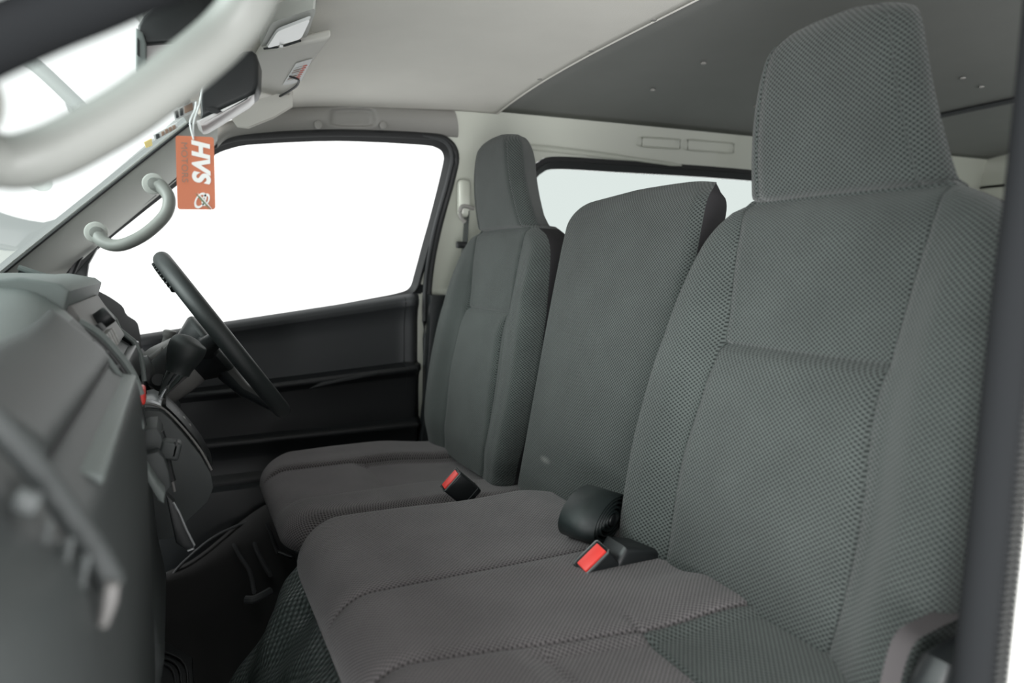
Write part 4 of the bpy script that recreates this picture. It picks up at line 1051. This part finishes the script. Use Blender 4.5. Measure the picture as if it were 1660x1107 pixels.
# ------------------------------------------------------------------ roof fittings: lamp, visor, mirror, tag
lm = thing('ceiling_lamp', (.18, 1.17, 1.16), 'square white interior lamp in the light headliner above the mirror', 'lamp')
def onceil(u): return u
LP = [(0.1518,1.3319,1.1500),(0.1545,1.1852,1.1500),(0.2055,1.0910,1.1500),(0.2158,1.2493,1.1500)]
def inset(P, f, dz):
    c = sum((Vector(p) for p in P), Vector())/len(P); return [c+(Vector(p)-c)*f+Vector((0, 0, dz)) for p in P]
def slab(P, f0, f1, z0, z1, nm, mat, par, rad=.3):
    def rnd(Q):
        out = []; n = len(Q)
        for i in range(n):
            a, b_, c_ = Q[i-1], Q[i], Q[(i+1) % n]
            for t in (0, .25, .5, .75, 1):
                p1 = b_.lerp(a, rad*.5*(1-t)); p2 = b_.lerp(c_, rad*.5*t); out.append(p1*(1-t)+p2*t)
        return out
    A1 = rnd(inset(P, f0, z0)); B1 = rnd(inset(P, f1, z1)); n = len(A1)
    V = A1+B1; Fc = [(i, (i+1) % n, n+(i+1) % n, n+i) for i in range(n)]+[tuple(range(n, 2*n))]
    return build(nm, V, Fc, mat, par, True, None, None, 30)
slab(LP, 1.12, 1.0, .035, 0, 'bezel', PILLAR, lm)
L2 = [(0.1583,1.3098,1.1470),(0.1638,1.2020,1.1470),(0.2028,1.1163,1.1470),(0.2055,1.2291,1.1470)]
slab(L2, 1.0, .94, .0, -.004, 'lens', LENS, lm)
MB().tube([(0.1563,1.3108,1.1440),(0.1814,1.2875,1.1440),(0.2051,1.2395,1.1440)], .0018, 8).build('switch_recess', RUBG, lm)
MB().box((0.1794,1.2734,1.1410), (.006, .004, .004), .001).build('switch', LENS, lm)
vs = thing('sun_visor', (.2, 1.5, 1.14), 'light grey driver sun visor with warning sticker folded against the headliner', 'sun visor')
VP = [Vector(q) for q in [(0.1420,1.5290,1.1400),(0.1517,1.3249,1.1400),(0.2455,1.1917,1.1400),(0.2434,1.3925,1.1400),(0.2439,1.6287,1.1400),(0.1803,1.7510,1.1400),(0.1049,1.9372,1.1400)]]
VPz = []
for p in VP: VPz.append(Vector((p.x, p.y, min(1.140, ceil_z(p.x, min(p.y, 1.75))-.012))))
mbv = MB(); n = len(VP)
Vv = VP+[p+Vector((0, 0, .016)) for p in VP]
bm_f = [tuple(range(n))]+[tuple(range(2*n-1, n-1, -1))]+[(i, n+i, n+(i+1) % n, (i+1) % n) for i in range(n)]
o = build('visor_board', Vv, bm_f, VISOR, vs, True, None, None, 30)
bv = o.modifiers.new('b', 'BEVEL'); bv.width = .005; bv.segments = 3
MB().tube(smoothp([(0.1030,1.9000,1.1360),(0.1670,1.7508,1.1360),(0.2099,1.6634,1.1360),(0.2378,1.5357,1.1360),(0.2368,1.4662,1.1360),(0.2176,1.4451,1.1360)], 6), .0022, 8).build('edge_welt', RUBG, vs)
stp = [(0.2148,1.5258,1.1375),(0.2155,1.3551,1.1375),(0.2367,1.3152,1.1375),(0.2440,1.4746,1.1375),(0.2313,1.5071,1.1375)]; V = [Vector(p) for p in stp]
build('warning_sticker', V+[p+Vector((0, 0, .0012)) for p in V], [(0,1,2,3,4)]+[(i, 5+i, 5+(i+1) % 5, (i+1) % 5) for i in range(5)], PAPER, vs, False)
a0, b0, c0_, d0 = [Vector(q) for q in [(0.2161,1.5005,1.1368),(0.2179,1.3642,1.1368),(0.2343,1.3262,1.1368),(0.2377,1.4642,1.1368)]]
for k in range(7):
    t = .08+.12*k; p = a0.lerp(b0, t); q = d0.lerp(c0_, t)
    MB().tube([p.lerp(q, .05), p.lerp(q, .60)], .0006, 6).build('print_line', PRINTG if k % 3 else PAPER, vs)
    MB().tube([p.lerp(q, .68), p.lerp(q, .95)], .0011, 6).build('print_line', PRINTR, vs)
# lower flap of the visor that hangs towards the rail
fl = [Vector(q) for q in [(0.1205,1.6200,1.1013),(0.1669,1.6200,1.1156),(0.2429,1.6200,1.1458),(0.2421,1.6200,1.1226),(0.2033,1.6200,1.0961),(0.1531,1.6200,1.0716),(0.1349,1.6200,1.0726),(0.1270,1.6200,1.0844)]]
n = len(fl); V = fl+[p+Vector((.004, .018, 0)) for p in fl]
o = build('visor_flap', V, [tuple(range(n))]+[tuple(range(2*n-1, n-1, -1))]+[(i, (i+1) % n, n+(i+1) % n, n+i) for i in range(n)], VISOR, vs, True, None, None, 30)
bv = o.modifiers.new('b', 'BEVEL'); bv.width = .005; bv.segments = 3

mr = thing('rearview_mirror', (.05, 1.0, .97), 'black rear-view mirror with pale lower lip, behind the hanging orange tag', 'mirror')
def plate(name, pts, back, mat, par, bev=.003, seg=3):
    P = [Vector(p) for p in pts]; n = len(P); bk = Vector(back)
    bm = bmesh.new(); a = [bm.verts.new(p) for p in P]; b_ = [bm.verts.new(p+bk) for p in P]
    bm.faces.new(a); bm.faces.new(b_[::-1])
    for i in range(n): bm.faces.new((a[i], b_[i], b_[(i+1) % n], a[(i+1) % n]))
    bmesh.ops.recalc_face_normals(bm, faces=bm.faces[:])
    if bev: bmesh.ops.bevel(bm, geom=[e for e in bm.edges if (e.verts[0] in a) == (e.verts[1] in a)], offset=bev, segments=seg, profile=.5, affect='EDGES')
    bm.verts.index_update(); V = [v.co.copy() for v in bm.verts]; Fc = [tuple(v.index for v in f.verts) for f in bm.faces]; bm.free()
    return build(name, V, Fc, mat, par, True, None, None, 35)
plate('housing', [(0.0383,0.9850,0.9915),(0.0594,0.9850,1.0234),(0.0929,0.9850,1.0482),(0.1025,0.9850,1.0502),(0.1075,0.9850,1.0470),(0.1101,0.9850,1.0367),(0.1084,0.9850,1.0099),(0.1042,0.9850,0.9981),(0.0958,0.9850,0.9911),(0.0719,0.9850,0.9783),(0.0391,0.9850,0.9603)], (.01,.05,.0), BLACK, mr, .006, 4)
plate('lower_lip', [(0.0337,0.9750,0.9551),(0.0934,0.9750,0.9888),(0.1024,0.9750,0.9943),(0.0963,0.9750,0.9876),(0.0724,0.9750,0.9704),(0.0446,0.9750,0.9509),(0.0390,0.9750,0.9497)], (.004,.040,-.004), PALEG, mr, .002)
plate('clip', [(0.0454,0.9720,0.9711),(0.0532,0.9720,0.9733),(0.0636,0.9720,0.9690),(0.0578,0.9720,0.9655),(0.0494,0.9720,0.9670)], (0,.004,0), RUBBER, mr, .0005)
MB().tube(smoothp([Vector((.066,1.0,1.04)), Vector((.068,.985,1.08)), Vector((.066,.975,1.142))], 4), .006, 10).build('mount_arm', BLACK, mr)
sn = thing('sensor_box', (.0, 1.05, 1.0), 'black camera box on the windscreen, seen through the near grip handle', 'sensor')
plate('box', [(-0.0253,1.0200,1.0734),(-0.0186,1.0200,1.0846),(-0.0021,1.0200,1.1016),(0.0299,1.0200,1.1331),(0.1041,1.0200,1.1679),(0.0904,1.0200,1.1048),(0.0598,1.0200,1.0776),(0.0267,1.0200,1.0612),(-0.0168,1.0200,1.0519),(-0.0274,1.0200,1.0586)], (.0,.08,.0), BLACK, sn, .004)
plate('end_block', [(-0.0278,1.0100,1.0673),(-0.0201,1.0100,1.0626),(-0.0173,1.0100,1.0498),(-0.0194,1.0100,1.0072),(-0.0255,1.0100,1.0072),(-0.0304,1.0100,1.0177)], (.0,.06,.0), DASH_LIT, sn, .003)
plate('lens_slot', [(-0.0270,1.0080,1.0553),(-0.0246,1.0080,1.0513),(-0.0255,1.0080,1.0323),(-0.0281,1.0080,1.0349)], (.0,.004,.0), RUBBER, sn, .0005)
plate('reflection_face', [(-0.0177,1.0300,1.0537),(0.0269,1.0300,1.0639),(0.0604,1.0300,1.0805),(0.0473,1.0300,1.0328),(-0.0036,1.0300,1.0164),(-0.0198,1.0300,1.0132)], (.0,.05,.0), PALEG, sn, .002)  # pale reflection on the underside, made as a light grey part

# windscreen stickers at the top corner, flat on the glass
stk = thing('windscreen_stickers', (.02, 1.6, 1.0), 'small printed stickers on the windscreen beside the far pillar', 'sticker')
def flat(pts, nm, mat):
    P = [Vector(p) for p in pts]; n = len(P)
    build(nm, P+[p+Vector((-.001, .001, .001)) for p in P], [tuple(range(n))]+[(i, (i+1) % n, n+(i+1) % n, n+i) for i in range(n)], mat, stk, False)
flat([(-0.0406,1.6200,1.0211),(-0.0270,1.6200,1.0293),(-0.0266,1.6200,1.0161),(-0.0378,1.6200,1.0105)], 'yellow_sticker', YEL)
flat([(-0.0234,1.6200,1.0367),(0.0203,1.6200,1.0644),(0.0221,1.6200,1.0548),(-0.0217,1.6200,1.0260)], 'grey_sticker', PAPER)
for k in range(5):
    p = [[(-0.0189,1.6180,1.0368),(-0.0132,1.6180,1.0396),(-0.0125,1.6180,1.0324),(-0.0182,1.6180,1.0284)], [(-0.0087,1.6180,1.0424),(-0.0041,1.6180,1.0451),(-0.0033,1.6180,1.0392),(-0.0079,1.6180,1.0352)], [(-0.0018,1.6180,1.0477),(0.0028,1.6180,1.0505),(0.0036,1.6180,1.0433),(-0.0010,1.6180,1.0405)], [(0.0051,1.6180,1.0519),(0.0097,1.6180,1.0547),(0.0105,1.6180,1.0475),(0.0059,1.6180,1.0447)], [(0.0120,1.6180,1.0561),(0.0167,1.6180,1.0589),(0.0175,1.6180,1.0529),(0.0128,1.6180,1.0489)]][k]
    flat(p, 'print_block', PRINTG if k else RUBG)
flat([(0.0142,1.5800,1.0793),(0.0563,1.5800,1.1044),(0.0578,1.5800,1.0855),(0.0167,1.5800,1.0606)], 'grey_sticker', PAPER)
for p in ([(0.0175,1.5780,1.0780),(0.0220,1.5780,1.0808),(0.0236,1.5780,1.0679),(0.0191,1.5780,1.0652)], [(0.0265,1.5780,1.0835),(0.0310,1.5780,1.0863),(0.0316,1.5780,1.0733),(0.0270,1.5780,1.0706)]): flat(p, 'print_block', RUBG)
flat([(0.0344,1.5770,1.0888),(0.0492,1.5770,1.0972),(0.0498,1.5770,1.0843),(0.0350,1.5770,1.0758)], 'print_block', PRINTG)

# hanging orange price tag
tg = thing('hanging_tag', (.03, 1.0, .85), 'orange card tag lettered HVS MOTORS hanging from the mirror on a clear cord', 'tag')
tl, tr_, br_, bl = [Vector(q) for q in [(0.0094,0.9650,0.9340),(0.0527,0.9650,0.9358),(0.0504,0.9650,0.8474),(0.0080,0.9650,0.8468)]]
ux = ((tr_-tl)+(br_-bl)).normalized(); uz = ((tl-bl)+(tr_-br_)).normalized(); un = ux.cross(uz).normalized()
TW = ((tr_-tl).length+(br_-bl).length)/2; THt = ((tl-bl).length+(tr_-br_).length)/2; tc_ = (tl+tr_+br_+bl)/4
if un.y > 0: un = -un
M_ = Matrix((ux, uz, un)).transposed()
def rrect(w, h, r, n=6):
    out = []
    for cx, cy, a0 in ((w/2-r, h/2-r, 0), (-w/2+r, h/2-r, 90), (-w/2+r, -h/2+r, 180), (w/2-r, -h/2+r, 270)):
        for k in range(n+1): a = math.radians(a0+90*k/n); out.append((cx+r*math.cos(a), cy+r*math.sin(a)))
    return out
rc = rrect(TW, THt, .0035); V = [tc_+M_ @ Vector((x, y, z)) for z in (0, -.0012) for x, y in rc]; n = len(rc)
build('card', V, [tuple(range(n)), tuple(range(2*n-1, n-1, -1))]+[(i, (i+1) % n, n+(i+1) % n, n+i) for i in range(n)], ORANGE, tg, False)
def word(txt, size, cx, cy, mat, nm, bold=0, shear=0, sx=1):
    cu = bpy.data.curves.new(nm, 'FONT'); cu.body = txt; cu.size = size; cu.align_x = 'CENTER'; cu.align_y = 'CENTER'; cu.offset = bold; cu.shear = shear; cu.extrude = 0
    cu.space_character = 1.05
    tmp = bpy.data.objects.new('tmp', cu); C.objects.link(tmp); dg = bpy.context.evaluated_depsgraph_get(); me = bpy.data.meshes.new_from_object(tmp.evaluated_get(dg))
    V = [(v.co.x*sx, v.co.y) for v in me.vertices]; Fc = [tuple(p.vertices) for p in me.polygons]
    bpy.data.objects.remove(tmp, do_unlink=True)
    # turned a quarter clockwise: text x runs down the card
    VV = [tc_+M_ @ Vector((cx+y, cy-x, .0007)) for x, y in V]
    return build(nm, VV, Fc, mat, tg, False)
word('HVS', .0265, .0052, .0150, PRINTW, 'lettering', .0013, .22, 1.02)
word('MOTORS', .0100, -.0125, .0125, PRINTG, 'lettering', 0, 0, 1.15)
def disc(cx, cy, rx, ry, rot, z, mat, nm, hole=None):
    n = 32; ca, sa = math.cos(rot), math.sin(rot)
    pt = lambda r1, r2, a: tc_+M_ @ Vector((cx+r1*math.cos(a)*ca-r2*math.sin(a)*sa, cy+r1*math.cos(a)*sa+r2*math.sin(a)*ca, z))
    A1 = [pt(rx, ry, 2*math.pi*k/n) for k in range(n)]; B1 = [pt(rx*hole, ry*hole, 2*math.pi*k/n) for k in range(n)]
    return build(nm, A1+B1, [(i, (i+1) % n, n+(i+1) % n, n+i) for i in range(n)], mat, tg, False)
disc(.0045, -.033, .0105, .0058, math.radians(62), .0008, PRINTW, 'emblem', .70)
disc(.0105, -.032, .0080, .0042, math.radians(70), .0008, PRINTW, 'emblem', .60)
for off, m, w_s in ((0, PRINTV, .0011), (.0026, PRINTW, .0009)):
    a = Vector((-.001+off, -.024)); b_ = Vector((.016+off, -.045))
    P = [tc_+M_ @ Vector((a.x+(b_.x-a.x)*t, a.y+(b_.y-a.y)*t, .0012)) for t in (0, .3, .7, 1)]
    MB().tube(P, [.0001, w_s, w_s*.8, .0001], 6, flat=1).build('emblem', m, tg)
hole = tc_+M_ @ Vector((-.0015, THt/2-.004, 0)); topc = Vector((0.0347,0.9750,0.9780))
MB().tube(smoothp([hole+un*.001, hole+Vector((-.003, 0, .02)), topc+Vector((-.002, 0, -.01)), topc], 8), .0011, 8).tube(smoothp([hole-un*.002, hole+Vector((.001, 0, .02)), topc+Vector((.003, 0, -.004)), topc+Vector((.008, .004, .018))], 8), .0011, 8).build('cord', CORD, tg)
